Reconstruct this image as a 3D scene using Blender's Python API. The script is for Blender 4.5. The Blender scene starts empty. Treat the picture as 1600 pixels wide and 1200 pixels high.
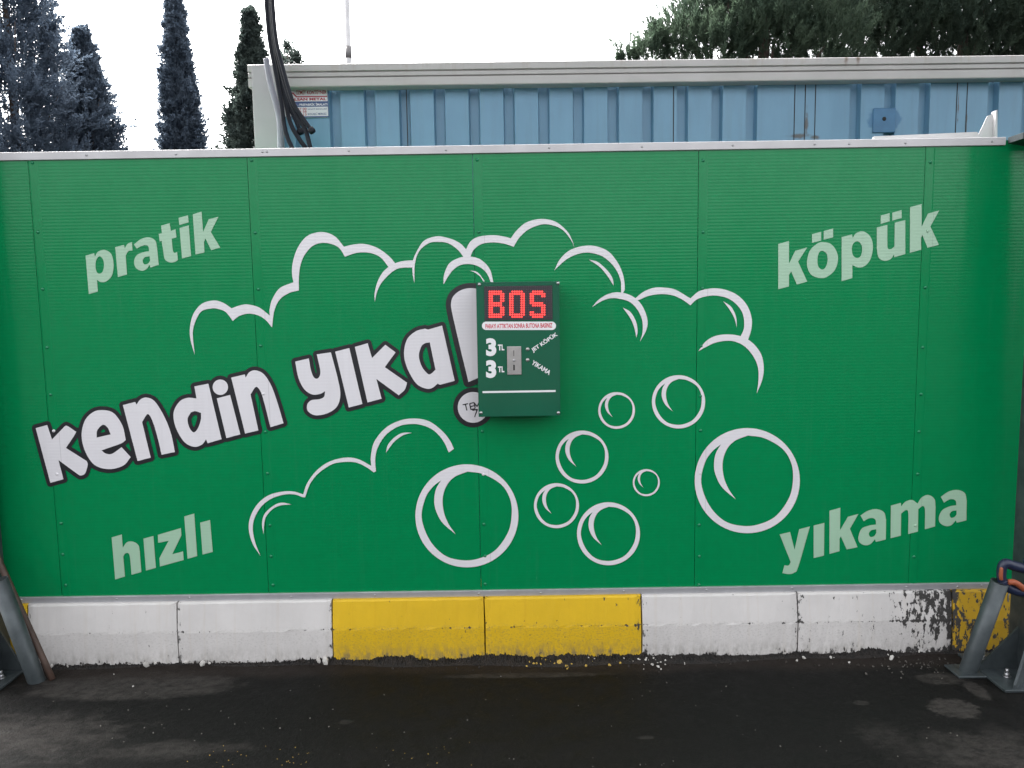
import bpy, bmesh, math, random
import numpy as np
from mathutils import Matrix, Vector, Euler

C = bpy.context.scene.collection
SC = bpy.context.scene
R = math.radians

# ------------------------------------------------------------------ camera
FPX = 1200.0
CAM = Vector((0.0, -3.43, 1.627))
ROT = Matrix.Rotation(R(84.0), 3, 'X') @ Matrix.Rotation(-0.0153, 3, 'Z')
cd = bpy.data.cameras.new('camera')
cd.sensor_width = 36.0
cd.lens = 36.0 * FPX / 1600.0
cd.clip_start = 0.05
cd.clip_end = 2000
cam = bpy.data.objects.new('camera', cd)
C.objects.link(cam)
cam.matrix_world = Matrix.Translation(CAM) @ ROT.to_4x4()
SC.camera = cam

# ------------------------------------------------------------------ world, sun, exposure
SUN_EL, SUN_AZ = 48.0, -38.0          # sun beyond the wall, to the left (azimuth from +Y, negative = left)
w = bpy.data.worlds.new("World")
SC.world = w
w.use_nodes = True
wn = w.node_tree
bg = wn.nodes['Background']
sky = wn.nodes.new('ShaderNodeTexSky')
sky.sky_type = 'NISHITA'
sky.sun_disc = False
sky.sun_elevation = R(SUN_EL)
sky.sun_rotation = R(SUN_AZ)
sky.air_density = 1.0
sky.dust_density = 6.0
sky.ozone_density = 1.0
hs = wn.nodes.new('ShaderNodeHueSaturation')
hs.inputs['Saturation'].default_value = 0.14
wn.links.new(sky.outputs[0], hs.inputs['Color'])
wn.links.new(hs.outputs[0], bg.inputs['Color'])
bg.inputs['Strength'].default_value = 0.15
sl = bpy.data.lights.new('sun', 'SUN')
sl.energy = 1.2
sl.angle = R(12)
sl.color = (1.0, 0.95, 0.88)
so = bpy.data.objects.new('sun', sl)
C.objects.link(so)
sd = Vector((math.sin(R(SUN_AZ)) * math.cos(R(SUN_EL)), math.cos(R(SUN_AZ)) * math.cos(R(SUN_EL)), math.sin(R(SUN_EL))))
so.rotation_euler = sd.to_track_quat('Z', 'Y').to_euler()
so.location = sd * 30
SC.view_settings.view_transform = 'Standard'
SC.view_settings.look = 'None'
SC.view_settings.gamma = 1.0
SC.view_settings.exposure = 2.5

# ------------------------------------------------------------------ helpers
rnd = random.Random(7)


def ray(px, py):
    return ROT @ Vector(((px - 800) / FPX, (600 - py) / FPX, -1.0))


def at(px, py, Y=0.0):
    d = ray(px, py)
    t = (Y - CAM.y) / d.y
    return CAM + d * t


def ground(px, py, z=0.0):
    d = ray(px, py)
    t = (z - CAM.z) / d.z
    return CAM + d * t


WLOC = {}


def empty(name, loc, label, cat, group=None):
    o = bpy.data.objects.new(name, None)
    o.empty_display_size = 0.1
    C.objects.link(o)
    o.location = loc
    WLOC[o] = Vector(loc)
    tag(o, label, cat, group)
    return o


def tag(o, label=None, cat=None, group=None, kind=None):
    if label: o['label'] = label
    if cat: o['category'] = cat
    if group: o['group'] = group
    if kind: o['kind'] = kind
    return o


def place(o, parent, loc):
    """put object at world location loc below parent (parents are never rotated)"""
    C.objects.link(o)
    loc = Vector(loc)
    WLOC[o] = loc
    if parent is not None:
        o.parent = parent
        o.location = loc - WLOC[parent]
    else:
        o.location = loc
    return o


def mesh_obj(name, me, mat, parent=None, loc=(0, 0, 0)):
    o = bpy.data.objects.new(name, me)
    if mat is not None and len(me.materials) == 0:
        me.materials.append(mat)
    return place(o, parent, loc)


def obj(name, verts, faces, mat, parent=None, smooth=False, base=False):
    v = np.array([tuple(p) for p in verts], dtype=float)
    lo, hi = v.min(0), v.max(0)
    c = (lo + hi) / 2
    if base: c[2] = lo[2]
    me = bpy.data.meshes.new(name)
    me.from_pydata((v - c).tolist(), [], [tuple(f) for f in faces])
    if smooth:
        me.polygons.foreach_set('use_smooth', [True] * len(me.polygons))
    me.update()
    return mesh_obj(name, me, mat, parent, c)


def bmobj(name, bm, mat, parent=None, smooth=False):
    bm.normal_update()
    vs = [v.co.copy() for v in bm.verts]
    lo = Vector((min(v.x for v in vs), min(v.y for v in vs), min(v.z for v in vs)))
    hi = Vector((max(v.x for v in vs), max(v.y for v in vs), max(v.z for v in vs)))
    c = (lo + hi) / 2
    bmesh.ops.translate(bm, verts=bm.verts, vec=-c)
    me = bpy.data.meshes.new(name)
    bm.to_mesh(me)
    bm.free()
    if smooth:
        me.polygons.foreach_set('use_smooth', [True] * len(me.polygons))
    return mesh_obj(name, me, mat, parent, c)


def bm_box(bm, x0, x1, y0, y1, z0, z1, bevel=0.0, seg=1):
    r = bmesh.ops.create_cube(bm, size=1.0)
    vs = r['verts']
    for v in vs:
        v.co = Vector((x0 + (v.co.x + .5) * (x1 - x0), y0 + (v.co.y + .5) * (y1 - y0), z0 + (v.co.z + .5) * (z1 - z0)))
    if bevel > 0:
        es = list({e for v in vs for e in v.link_edges})
        bmesh.ops.bevel(bm, geom=es, offset=bevel, segments=seg, affect='EDGES', profile=0.5)
    return bm


def box(name, x0, x1, y0, y1, z0, z1, mat, parent=None, bevel=0.0, seg=1):
    bm = bmesh.new()
    bm_box(bm, x0, x1, y0, y1, z0, z1, bevel, seg)
    return bmobj(name, bm, mat, parent)


def bm_hull(bm, pts_a, pts_b):
    """prism between two equal polygons"""
    a = [bm.verts.new(p) for p in pts_a]
    b = [bm.verts.new(p) for p in pts_b]
    n = len(a)
    bm.faces.new(a)
    bm.faces.new(list(reversed(b)))
    for i in range(n):
        bm.faces.new([a[(i + 1) % n], a[i], b[i], b[(i + 1) % n]])
    return a + b


def bm_tube(bm, pts, rad, n=12, caps=True, inner=None):
    """tube along points; rad number or list"""
    P = [Vector(p) for p in pts]
    rr = rad if isinstance(rad, (list, tuple)) else [rad] * len(P)
    rings = []
    up = None
    for i, p in enumerate(P):
        if i == 0: t = P[1] - P[0]
        elif i == len(P) - 1: t = P[-1] - P[-2]
        else: t = P[i + 1] - P[i - 1]
        t.normalize()
        if up is None:
            up = Vector((1, 0, 0)) if abs(t.x) < .8 else Vector((0, 1, 0))
        u = (up - t * up.dot(t)).normalized()
        up = u
        vv = t.cross(u)
        rings.append([bm.verts.new(p + (u * math.cos(a) + vv * math.sin(a)) * rr[i]) for a in [2 * math.pi * k / n for k in range(n)]])
    for a, b in zip(rings, rings[1:]):
        for k in range(n):
            f = bm.faces.new([a[k], a[(k + 1) % n], b[(k + 1) % n], b[k]])
            f.smooth = True
    if caps:
        bm.faces.new(list(reversed(rings[0])))
        bm.faces.new(rings[-1])
    return rings


def tube(name, pts, rad, mat, parent=None, n=12, caps=True):
    bm = bmesh.new()
    bm_tube(bm, pts, rad, n, caps)
    return bmobj(name, bm, mat, parent)


def crom(P, seg=8):
    """open Catmull-Rom through points (any dimension)"""
    P = [np.array(p, float) for p in P]
    if len(P) < 3: return P
    Q = [2 * P[0] - P[1]] + P + [2 * P[-1] - P[-2]]
    out = []
    for i in range(1, len(Q) - 2):
        p0, p1, p2, p3 = Q[i - 1], Q[i], Q[i + 1], Q[i + 2]
        for k in range(seg):
            t = k / seg
            out.append(.5 * (2 * p1 + (p2 - p0) * t + (2 * p0 - 5 * p1 + 4 * p2 - p3) * t * t + (3 * p1 - p0 - 3 * p2 + p3) * t ** 3))
    out.append(P[-1])
    return out


def outline(txt, org=(0, 0, 1)):
    """parse 'x,y' tokens; trailing c marks a corner; @ox,oy,s changes the origin; closed path -> list of px points"""
    ox, oy, s = org
    pts = []
    for tk in txt.split():
        if tk[0] == '@':
            ox, oy, s = [float(a) for a in tk[1:].split(',')]
            continue
        cor = tk.endswith('c')
        x, y = tk.rstrip('c').split(',')
        pts.append((ox + float(x) / s, oy + float(y) / s, cor))
    n = len(pts)
    cs = [i for i, p in enumerate(pts) if p[2]]
    if not cs:
        P = [np.array(p[:2]) for p in pts]
        out = []
        for i in range(n):
            p0, p1, p2, p3 = P[i - 1], P[i], P[(i + 1) % n], P[(i + 2) % n]
            for k in range(6):
                t = k / 6
                out.append(.5 * (2 * p1 + (p2 - p0) * t + (2 * p0 - 5 * p1 + 4 * p2 - p3) * t * t + (3 * p1 - p0 - 3 * p2 + p3) * t ** 3))
        return [tuple(p) for p in out]
    pts = pts[cs[0]:] + pts[:cs[0]]
    pts.append(pts[0])
    out = []
    sec = [pts[0][:2]]
    for p in pts[1:]:
        sec.append(p[:2])
        if p[2]:
            c = crom(sec, 6)
            out += [tuple(q) for q in c[:-1]]
            sec = [p[:2]]
    return out


def fill_mesh(name, loops, ext):
    """loops of 2-D points (even-odd holes) -> mesh in the XZ plane facing -Y, half thickness ext"""
    cu = bpy.data.curves.new(name, 'CURVE')
    cu.dimensions = '2D'
    cu.fill_mode = 'BOTH'
    cu.extrude = ext
    for L in loops:
        sp = cu.splines.new('POLY')
        sp.points.add(len(L) - 1)
        sp.points.foreach_set('co', [c for p in L for c in (p[0], p[1], 0, 1)])
        sp.use_cyclic_u = True
    t = bpy.data.objects.new('tmp', cu)
    C.objects.link(t)
    dg = bpy.context.evaluated_depsgraph_get()
    me = bpy.data.meshes.new_from_object(t.evaluated_get(dg))
    bpy.data.objects.remove(t)
    bpy.data.curves.remove(cu)
    me.materials.clear()
    me.transform(Matrix.Rotation(math.pi / 2, 4, 'X'))     # (x,y,0) -> (x,0,y)
    me.name = name
    return me


def center_mesh(me):
    n = len(me.vertices)
    a = np.empty(n * 3)
    me.vertices.foreach_get('co', a)
    a = a.reshape(-1, 3)
    c = (a.min(0) + a.max(0)) / 2
    me.transform(Matrix.Translation(Vector(-c)))
    return Vector(c)


def decal(name, px_loops, Y, mat, parent, ext=0.00015):
    """flat cut-out shape traced in pixels, laid on the plane Y"""
    loops = []
    for L in px_loops:
        q = []
        for p in L:
            v = at(p[0], p[1], Y)
            q.append((v.x, v.z))
        loops.append(q)
    me = fill_mesh(name, loops, ext)
    c = center_mesh(me)
    return mesh_obj(name, me, mat, parent, (c.x, Y, c.z))


def text_mesh(body, weight=0.0):
    cu = bpy.data.curves.new('txt', 'FONT')
    cu.body = body
    cu.size = 1.0
    cu.offset = weight
    cu.extrude = 0.0
    cu.resolution_u = 4
    t = bpy.data.objects.new('tmp', cu)
    C.objects.link(t)
    dg = bpy.context.evaluated_depsgraph_get()
    me = bpy.data.meshes.new_from_object(t.evaluated_get(dg))
    bpy.data.objects.remove(t)
    bpy.data.curves.remove(cu)
    me.materials.clear()
    return me


def text(name, body, cpx, wpx, hpx, Y, mat, parent, ang=0.0, weight=0.02):
    """lettering of given pixel width and height, centred at pixel cpx on plane Y"""
    me = text_mesh(body, weight)
    n = len(me.vertices)
    a = np.empty(n * 3)
    me.vertices.foreach_get('co', a)
    a = a.reshape(-1, 3)
    lo, hi = a.min(0), a.max(0)
    c = at(cpx[0], cpx[1], Y)
    k = (at(cpx[0] + 1, cpx[1], Y) - c).x
    q = np.zeros_like(a)
    x = ((a[:, 0] - lo[0]) / (hi[0] - lo[0]) - .5) * wpx * k
    z = ((a[:, 1] - lo[1]) / (hi[1] - lo[1]) - .5) * hpx * k
    ca, sa = math.cos(ang), math.sin(ang)
    q[:, 0] = x * ca - z * sa
    q[:, 2] = x * sa + z * ca
    me.vertices.foreach_set('co', q.ravel())
    me.update()
    me.name = name
    return mesh_obj(name, me, mat, parent, (c.x, Y, c.z))


# ------------------------------------------------------------------ materials
def mat(name, col, rough=0.5, metal=0.0, spec=0.5, var=0.0, vscale=6.0, bump=0.0, bscale=40.0, col2=None, coord='Object', detail=4.0, rvar=0.0, coat=0.0):
    m = bpy.data.materials.new(name)
    m.use_nodes = True
    nt = m.node_tree
    b = nt.nodes['Principled BSDF']
    b.inputs['Base Color'].default_value = (*col, 1)
    b.inputs['Roughness'].default_value = rough
    b.inputs['Metallic'].default_value = metal
    b.inputs['Specular IOR Level'].default_value = spec
    if coat:
        b.inputs['Coat Weight'].default_value = coat
        b.inputs['Coat Roughness'].default_value = 0.08
    if var or bump or rvar or col2:
        tc = nt.nodes.new('ShaderNodeTexCoord')
        n1 = nt.nodes.new('ShaderNodeTexNoise')
        n1.inputs['Scale'].default_value = vscale
        n1.inputs['Detail'].default_value = detail
        if coord == 'World':
            g = nt.nodes.new('ShaderNodeNewGeometry')
            src = g.outputs['Position']
        else:
            src = tc.outputs['Object']
        nt.links.new(src, n1.inputs['Vector'])
        if var or col2:
            mx = nt.nodes.new('ShaderNodeMix')
            mx.data_type = 'RGBA'
            c2 = col2 if col2 else tuple(max(0, c * (1 - var)) for c in col)
            c1 = col if col2 else tuple(min(1, c * (1 + var)) for c in col)
            mx.inputs['A'].default_value = (*c1, 1)
            mx.inputs['B'].default_value = (*c2, 1)
            mr = nt.nodes.new('ShaderNodeMapRange')
            mr.inputs['From Min'].default_value = 0.35
            mr.inputs['From Max'].default_value = 0.65
            nt.links.new(n1.outputs['Fac'], mr.inputs['Value'])
            nt.links.new(mr.outputs[0], mx.inputs['Factor'])
            nt.links.new(mx.outputs['Result'], b.inputs['Base Color'])
        if rvar:
            mr2 = nt.nodes.new('ShaderNodeMapRange')
            mr2.inputs['From Min'].default_value = 0.3
            mr2.inputs['From Max'].default_value = 0.7
            mr2.inputs['To Min'].default_value = max(0, rough - rvar)
            mr2.inputs['To Max'].default_value = min(1, rough + rvar)
            nt.links.new(n1.outputs['Fac'], mr2.inputs['Value'])
            nt.links.new(mr2.outputs[0], b.inputs['Roughness'])
        if bump:
            n2 = nt.nodes.new('ShaderNodeTexNoise')
            n2.inputs['Scale'].default_value = bscale
            n2.inputs['Detail'].default_value = 5
            nt.links.new(src, n2.inputs['Vector'])
            bp = nt.nodes.new('ShaderNodeBump')
            bp.inputs['Strength'].default_value = bump
            bp.inputs['Distance'].default_value = 0.01
            nt.links.new(n2.outputs['Fac'], bp.inputs['Height'])
            nt.links.new(bp.outputs[0], b.inputs['Normal'])
    return m


def emat(name, col, strength):
    m = bpy.data.materials.new(name)
    m.use_nodes = True
    b = m.node_tree.nodes['Principled BSDF']
    b.inputs['Base Color'].default_value = (*[c * .3 for c in col], 1)
    b.inputs['Emission Color'].default_value = (*col, 1)
    b.inputs['Emission Strength'].default_value = strength
    return m


class NT:
    """tiny node-graph helper"""
    def __init__(s, m):
        s.nt = m.node_tree
        s.b = s.nt.nodes['Principled BSDF']

    def new(s, t, **kw):
        n = s.nt.nodes.new(t)
        for k, v in kw.items(): setattr(n, k, v)
        return n

    def set(s, sock, v):
        if hasattr(v, 'is_linked') or isinstance(v, bpy.types.NodeSocket): s.nt.links.new(v, sock)
        else: sock.default_value = v

    def math(s, op, a, b=0.0, clamp=False):
        n = s.new('ShaderNodeMath', operation=op)
        n.use_clamp = clamp
        s.set(n.inputs[0], a)
        s.set(n.inputs[1], b)
        return n.outputs[0]

    def noise(s, vec, scale, detail=4.0, rough=0.5):
        n = s.new('ShaderNodeTexNoise')
        s.nt.links.new(vec, n.inputs['Vector'])
        n.inputs['Scale'].default_value = scale
        n.inputs['Detail'].default_value = detail
        n.inputs['Roughness'].default_value = rough
        return n.outputs['Fac']

    def rng(s, v, a, b, c=0.0, d=1.0, smooth=False):
        n = s.new('ShaderNodeMapRange')
        if smooth: n.interpolation_type = 'SMOOTHSTEP'
        s.set(n.inputs['Value'], v)
        for k, x in zip(('From Min', 'From Max', 'To Min', 'To Max'), (a, b, c, d)): n.inputs[k].default_value = x
        return n.outputs[0]

    def mix(s, f, a, b):
        n = s.new('ShaderNodeMix', data_type='RGBA')
        s.set(n.inputs['Factor'], f)
        s.set(n.inputs['A'], (*a, 1) if isinstance(a, tuple) else a)
        s.set(n.inputs['B'], (*b, 1) if isinstance(b, tuple) else b)
        return n.outputs['Result']

    def scalev(s, vec, xyz, off=(0, 0, 0)):
        n = s.new('ShaderNodeMapping')
        s.nt.links.new(vec, n.inputs['Vector'])
        n.inputs['Scale'].default_value = xyz
        n.inputs['Location'].default_value = off
        return n.outputs[0]

    def bump(s, h, strength, dist=0.01):
        n = s.new('ShaderNodeBump')
        n.inputs['Strength'].default_value = strength
        n.inputs['Distance'].default_value = dist
        s.nt.links.new(h, n.inputs['Height'])
        s.nt.links.new(n.outputs[0], s.b.inputs['Normal'])


def new_mat(name, rough=.5):
    m = bpy.data.materials.new(name)
    m.use_nodes = True
    m.node_tree.nodes['Principled BSDF'].inputs['Roughness'].default_value = rough
    return m, NT(m)


# green painted sheet: gentle oil-canning, faint dirt
def green_sheet():
    m, g = new_mat('green_sheet', 0.16)
    pos = g.new('ShaderNodeNewGeometry').outputs['Position']
    n1 = g.noise(g.scalev(pos, (1.6, 1, .45)), 1.7, 2)
    n2 = g.noise(pos, 24, 5)
    n3 = g.noise(g.scalev(pos, (16, 1, .7)), 2.0, 6, .65)          # faint run marks
    c = g.mix(g.rng(n2, .35, .7), (.0008, .212, .068), (.0012, .198, .064))
    c = g.mix(g.rng(n3, .56, .80, 0, .16), c, (.035, .20, .11))
    sc_ = g.noise(g.scalev(pos, (30, 1, 9), (3, 0, 1)), 3.0, 8, .75)
    c = g.mix(g.rng(sc_, .73, .76, 0, .25), c, (.10, .26, .18))
    g.nt.links.new(c, g.b.inputs['Base Color'])
    r_ = g.math('ADD', g.rng(n2, .3, .7, .13, .19), g.rng(n3, .45, .75, 0, .12))
    g.nt.links.new(r_, g.b.inputs['Roughness'])
    g.b.inputs['Specular IOR Level'].default_value = .25
    g.bump(n1, .6, .022)
    return m


def vinyl_mat(name, col):
    m, g = new_mat(name, .35)
    pos = g.new('ShaderNodeNewGeometry').outputs['Position']
    n3 = g.noise(g.scalev(pos, (16, 1, .7)), 2.0, 6, .65)
    n4 = g.noise(pos, 40, 6, .7)
    c = g.mix(g.rng(g.noise(pos, 3, 3), .3, .7), col, tuple(x * .95 for x in col))
    c = g.mix(g.rng(n3, .5, .8, 0, .25), c, tuple(x * .72 for x in col))
    c = g.mix(g.rng(n4, .68, .75, 0, .25), c, tuple(x * .6 for x in col))
    g.nt.links.new(c, g.b.inputs['Base Color'])
    sp = g.new('ShaderNodeSeparateXYZ')
    g.nt.links.new(pos, sp.inputs[0])
    seam = None
    for p in (70, 403, 745, 1088, 1432):
        d = g.math('ABSOLUTE', g.math('SUBTRACT', sp.outputs[0], at(p, 590, 0).x + .046))
        d = g.math('LESS_THAN', d, .0011)
        seam = d if seam is None else g.math('MAXIMUM', seam, d)
    c = g.mix(g.math('MULTIPLY', seam, .45), c, tuple(x * .45 for x in col))
    g.nt.links.new(c, g.b.inputs['Base Color'])
    g.bump(g.math('SINE', g.math('MULTIPLY', sp.outputs[2], 2 * math.pi / .0142)), .2, .0005)
    return m


M = {}
M['green'] = green_sheet()
M['green_rivet'] = mat('green_rivet', (.004, .19, .08), .25)
M['vinyl'] = vinyl_mat('white_vinyl', (.71, .69, .715))
M['pale'] = vinyl_mat('pale_green_vinyl', (.35, .54, .39))
M['black_vinyl'] = mat('black_vinyl', (.012, .012, .016), .35)
M['white_metal'] = mat('white_coated_metal', (.54, .53, .54), .38, var=.06, vscale=7, rvar=.08)
M['alu'] = mat('grey_aluminium', (.42, .42, .44), .42, metal=.45, var=.1, vscale=12, rvar=.1)
M['screw'] = mat('zinc_screw', (.42, .42, .43), .35, metal=.85)
M['galv'] = mat('galvanised_steel', (.066, .079, .084), .45, metal=.3, col2=(.042, .052, .057), vscale=14, rvar=.1, bump=.08, bscale=60)
M['bore_shade'] = mat('shaded_bore_steel', (.02, .02, .022), .7)  # shade inside the holder tubes put into the colour
M['cabinet'] = mat('cabinet_green', (.004, .095, .050), .08, var=.05, vscale=4, coat=.3)
M['cab_side'] = mat('cabinet_black_edge', (.01, .018, .014), .35)
M['steel'] = mat('brushed_steel', (.5, .48, .47), .33, metal=.8, var=.08, vscale=30)
M['slot'] = mat('slot_black', (.004, .004, .004), .6)
M['print_white'] = mat('printed_white', (.75, .75, .76), .3)
M['print_red'] = mat('printed_red', (.55, .03, .06), .4)
M['led_body'] = mat('led_board', (.022, .016, .022), .45)
M['led_off'] = mat('led_off', (.055, .04, .05), .35)
M['led_on'] = emat('led_on', (1.0, .040, .035), .50)
M['hose'] = mat('black_rubber', (.006, .008, .015), .55, spec=.25, var=.15, vscale=20)
M['conduit'] = mat('grey_conduit', (.28, .28, .33), .5, var=.1, vscale=15)
M['wood'] = mat('brown_handle', (.085, .05, .038), .6, col2=(.05, .03, .022), vscale=18, bump=.1)
M['navy'] = mat('navy_plastic', (.012, .018, .045), .4)
M['orange'] = mat('orange_rubber', (.30, .075, .03), .55)
M['pole'] = mat('grey_pole_paint', (.42, .41, .41), .5, var=.15, vscale=3)
M['bark'] = mat('bark', (.07, .05, .04), .9, var=.3, vscale=9, bump=.5, bscale=20)

# ------------------------------------------------------------------ ground
def asphalt():
    m, g = new_mat('asphalt', .75)
    pos = g.new('ShaderNodeNewGeometry').outputs['Position']
    sep = g.new('ShaderNodeSeparateXYZ')
    g.nt.links.new(pos, sep.inputs[0])
    big = g.noise(pos, 2.2, 6, .6)
    fine = g.noise(pos, 130, 3, .7)
    mid = g.noise(pos, 11, 6, .65)
    col = g.mix(g.rng(mid, .3, .7), (.0036, .0033, .0031), (.0066, .0061, .0057))
    col = g.mix(g.math('MULTIPLY', g.rng(g.noise(pos, 75, 4, .75), .52, .70), .55), col, (.014, .013, .012))

    def patch(x, y, rx, ry, soft=.45, amp=1.1, seed=0.0):
        dx = g.math('DIVIDE', g.math('SUBTRACT', sep.outputs[0], x), rx)
        dy = g.math('DIVIDE', g.math('SUBTRACT', sep.outputs[1], y), ry)
        d = g.math('SQRT', g.math('ADD', g.math('MULTIPLY', dx, dx), g.math('MULTIPLY', dy, dy)))
        nn = g.noise(g.scalev(pos, (1, 1.6, 1), (seed, seed * 2, 0)), 7.5 if rx > .3 else 22.0, 10, .72)
        d = g.math('ADD', d, g.math('MULTIPLY', g.math('SUBTRACT', nn, .5), amp * 2))
        return g.rng(d, 1.0 - soft, 1.0, 1.0, 0.0, True)
    # dried dusty patches (real stains on the asphalt)
    dust = None
    for (px, py, ex, ey, soft, amp, a, sd_) in (
            (205, 1071, 185, 24, .3, .45, .95, 1), (50, 1150, 190, 45, .8, 1.2, .85, 2), (250, 1172, 170, 18, .8, 1.1, .7, 8),
            (1490, 1107, 42, 17, .25, .75, 1., 3), (1470, 1060, 45, 11, .4, .8, .8, 4), (1525, 1078, 18, 18, .4, .8, .8, 9), (1345, 1098, 14, 5, .4, .8, .6, 10), (540, 1128, 12, 4, .4, .8, .5, 11), (1010, 1152, 14, 4, .4, .8, .5, 12),
            (1560, 1180, 190, 55, .8, .95, .7, 5), (820, 1055, 170, 5, .5, .4, .75, 6), (1380, 1150, 60, 30, .8, 1., .35, 7)):
        c = ground(px, py)
        rx = abs(ground(px + ex, py).x - c.x)
        ry = abs(ground(px, py - ey).y - c.y)
        p = g.math('MULTIPLY', patch(c.x, c.y, rx, ry, soft, amp, sd_ * 3.7), a)
        dust = p if dust is None else g.math('MAXIMUM', dust, p)
    tex = g.rng(g.noise(g.scalev(pos, (1, 1.5, 1)), 19, 9, .75), .36, .58)
    dust = g.math('MULTIPLY', dust, g.rng(tex, 0, 1, .22, 1))
    col = g.mix(dust, col, (.045, .040, .0365))
    # brown dirt washed along the foot of the blocks
    edge = g.math('ADD', g.rng(sep.outputs[1], -.26, -.10), g.math('MULTIPLY', g.math('SUBTRACT', big, .5), .9))
    col = g.mix(g.rng(edge, .3, .7, 0, .8), col, (.019, .0145, .012))
    # tiny pale specks
    vo = g.new('ShaderNodeTexVoronoi')
    vo.inputs['Scale'].default_value = 16
    g.nt.links.new(pos, vo.inputs['Vector'])
    sp = g.math('LESS_THAN', vo.outputs['Distance'], .05)
    wh = g.new('ShaderNodeSeparateColor')
    g.nt.links.new(vo.outputs['Color'], wh.inputs[0])
    sp = g.math('MULTIPLY', sp, g.math('GREATER_THAN', wh.outputs[0], .93))
    col = g.mix(sp, col, (.14, .125, .11))
    g.nt.links.new(col, g.b.inputs['Base Color'])
    g.nt.links.new(g.rng(mid, .3, .7, .55, .85), g.b.inputs['Roughness'])
    g.b.inputs['Specular IOR Level'].default_value = .14
    h = g.math('ADD', g.math('MULTIPLY', fine, .5), g.math('MULTIPLY', g.noise(pos, 40, 5, .6), .8))
    h = g.math('ADD', h, g.math('MULTIPLY', dust, -.3))
    g.bump(h, .55, .008)
    return m


M['asphalt'] = asphalt()
S = 400
gnd = obj('ground', [(-S, -S, 0), (S, -S, 0), (S, S, 0), (-S, S, 0)], [(0, 1, 2, 3)], M['asphalt'])
tag(gnd, 'dark worn asphalt of the wash bay with dusty stains', 'ground', kind='structure')

# ------------------------------------------------------------------ concrete blocks
KY = -0.05


def paint_mat(name, col, chip, right_chip=0.0, dirt=.5, hw=.35):
    m, g = new_mat(name, .6)
    tc = g.new('ShaderNodeTexCoord').outputs['Object']
    pos = g.new('ShaderNodeNewGeometry').outputs['Position']
    sep = g.new('ShaderNodeSeparateXYZ')
    g.nt.links.new(tc, sep.inputs[0])
    a = g.noise(g.scalev(pos, (1.6, 1.5, .75)), 33, 7, .66)
    b = g.noise(g.scalev(pos, (1, 1, 1.5)), 95, 6, .72)
    c3 = g.noise(pos, 5, 5, .6)
    tone = g.mix(g.rng(c3, .3, .72), tuple(c * 1.0 for c in col), tuple(c * .88 for c in col))
    # rough, grimier lower half (z local: -.14 .. .14)
    low = g.rng(sep.outputs[2], .045, .02, 0, 1, True)
    grime = g.math('MULTIPLY', g.rng(b, .50, .74), g.math('ADD', g.math('MULTIPLY', low, .60), .05))
    grime = g.math('MULTIPLY', grime, dirt)
    base = g.rng(sep.outputs[2], -.04, -.14, 0, 1.0)
    gr2 = g.math('MULTIPLY', base, g.rng(a, .4, .62))
    grime = g.math('MAXIMUM', grime, g.math('MULTIPLY', gr2, dirt * 1.1))
    tone = g.mix(grime, tone, (.13, .115, .09))
    run = g.noise(g.scalev(pos, (22, 1, .6)), 1.6, 5, .6)
    tone = g.mix(g.rng(run, .54, .78, 0, .35), tone, tuple(x * y for x, y in zip(col, (.80, .70, .55))))
    # chips down to dark concrete
    th = .70 - chip
    edge_l = g.rng(sep.outputs[0], -hw + .03, -hw, 0, .10)
    edge_r = g.rng(sep.outputs[0], hw - .03, hw, 0, .10)
    side = g.math('ADD', edge_l, edge_r)
    val = g.math('ADD', a, side)
    mid = g.math('ABSOLUTE', g.math('SUBTRACT', sep.outputs[2], .02))
    val = g.math('ADD', val, g.rng(mid, .0, .008, .10, 0))
    val = g.math('ADD', val, g.rng(sep.outputs[2], -.095, -.135, 0, .15))
    if right_chip:
        rx = g.rng(sep.outputs[0], -.05, hw - .04, 0, right_chip, True)
        val = g.math('ADD', val, g.math('MULTIPLY', rx, g.rng(sep.outputs[2], -.1, .06, .45, 1)))
    chipm = g.rng(val, th, th + .025)
    col_f = g.mix(chipm, tone, (.045, .042, .04))
    g.nt.links.new(col_f, g.b.inputs['Base Color'])
    h = g.math('SUBTRACT', g.math('MULTIPLY', b, .35), chipm)
    g.bump(h, .5, .004)
    return m


WHITE = (.645, .618, .60)
YEL = (.70, .44, .006)


def block(x0, x1, m, label):
    """kerb-like concrete block: plumb foot, slightly set-back upper half"""
    z1 = at(800, 931, -0.01).z
    zm = z1 * .55
    prof = [(KY, -.02), (KY, zm - .01), (KY + .001, zm), (-.032, z1 - .008), (-.026, z1), (.22, z1), (.22, -.02)]
    nx = 26
    bm = bmesh.new()
    rows = []
    for i in range(nx + 1):
        x = x0 + (x1 - x0) * i / nx
        row = []
        for k, (y, z) in enumerate(prof):
            e = .006 if i in (0, nx) else 0
            jy = rnd.uniform(-.0012, .0012)
            row.append(bm.verts.new((x + (rnd.uniform(-.002, .002) if i in (0, nx) else 0), y + (e if k < 4 else 0) + jy, z)))
        rows.append(row)
    n = len(prof)
    for a, b in zip(rows, rows[1:]):
        for k in range(n):
            bm.faces.new([a[k], b[k], b[(k + 1) % n], a[(k + 1) % n]])
    bm.faces.new(rows[0])
    bm.faces.new(list(reversed(rows[-1])))
    bmesh.ops.recalc_face_normals(bm, faces=bm.faces)
    o = bmobj('concrete_block', bm, m)
    tag(o, label, 'concrete block', 'painted concrete blocks under the green wall')
    return o


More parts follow.
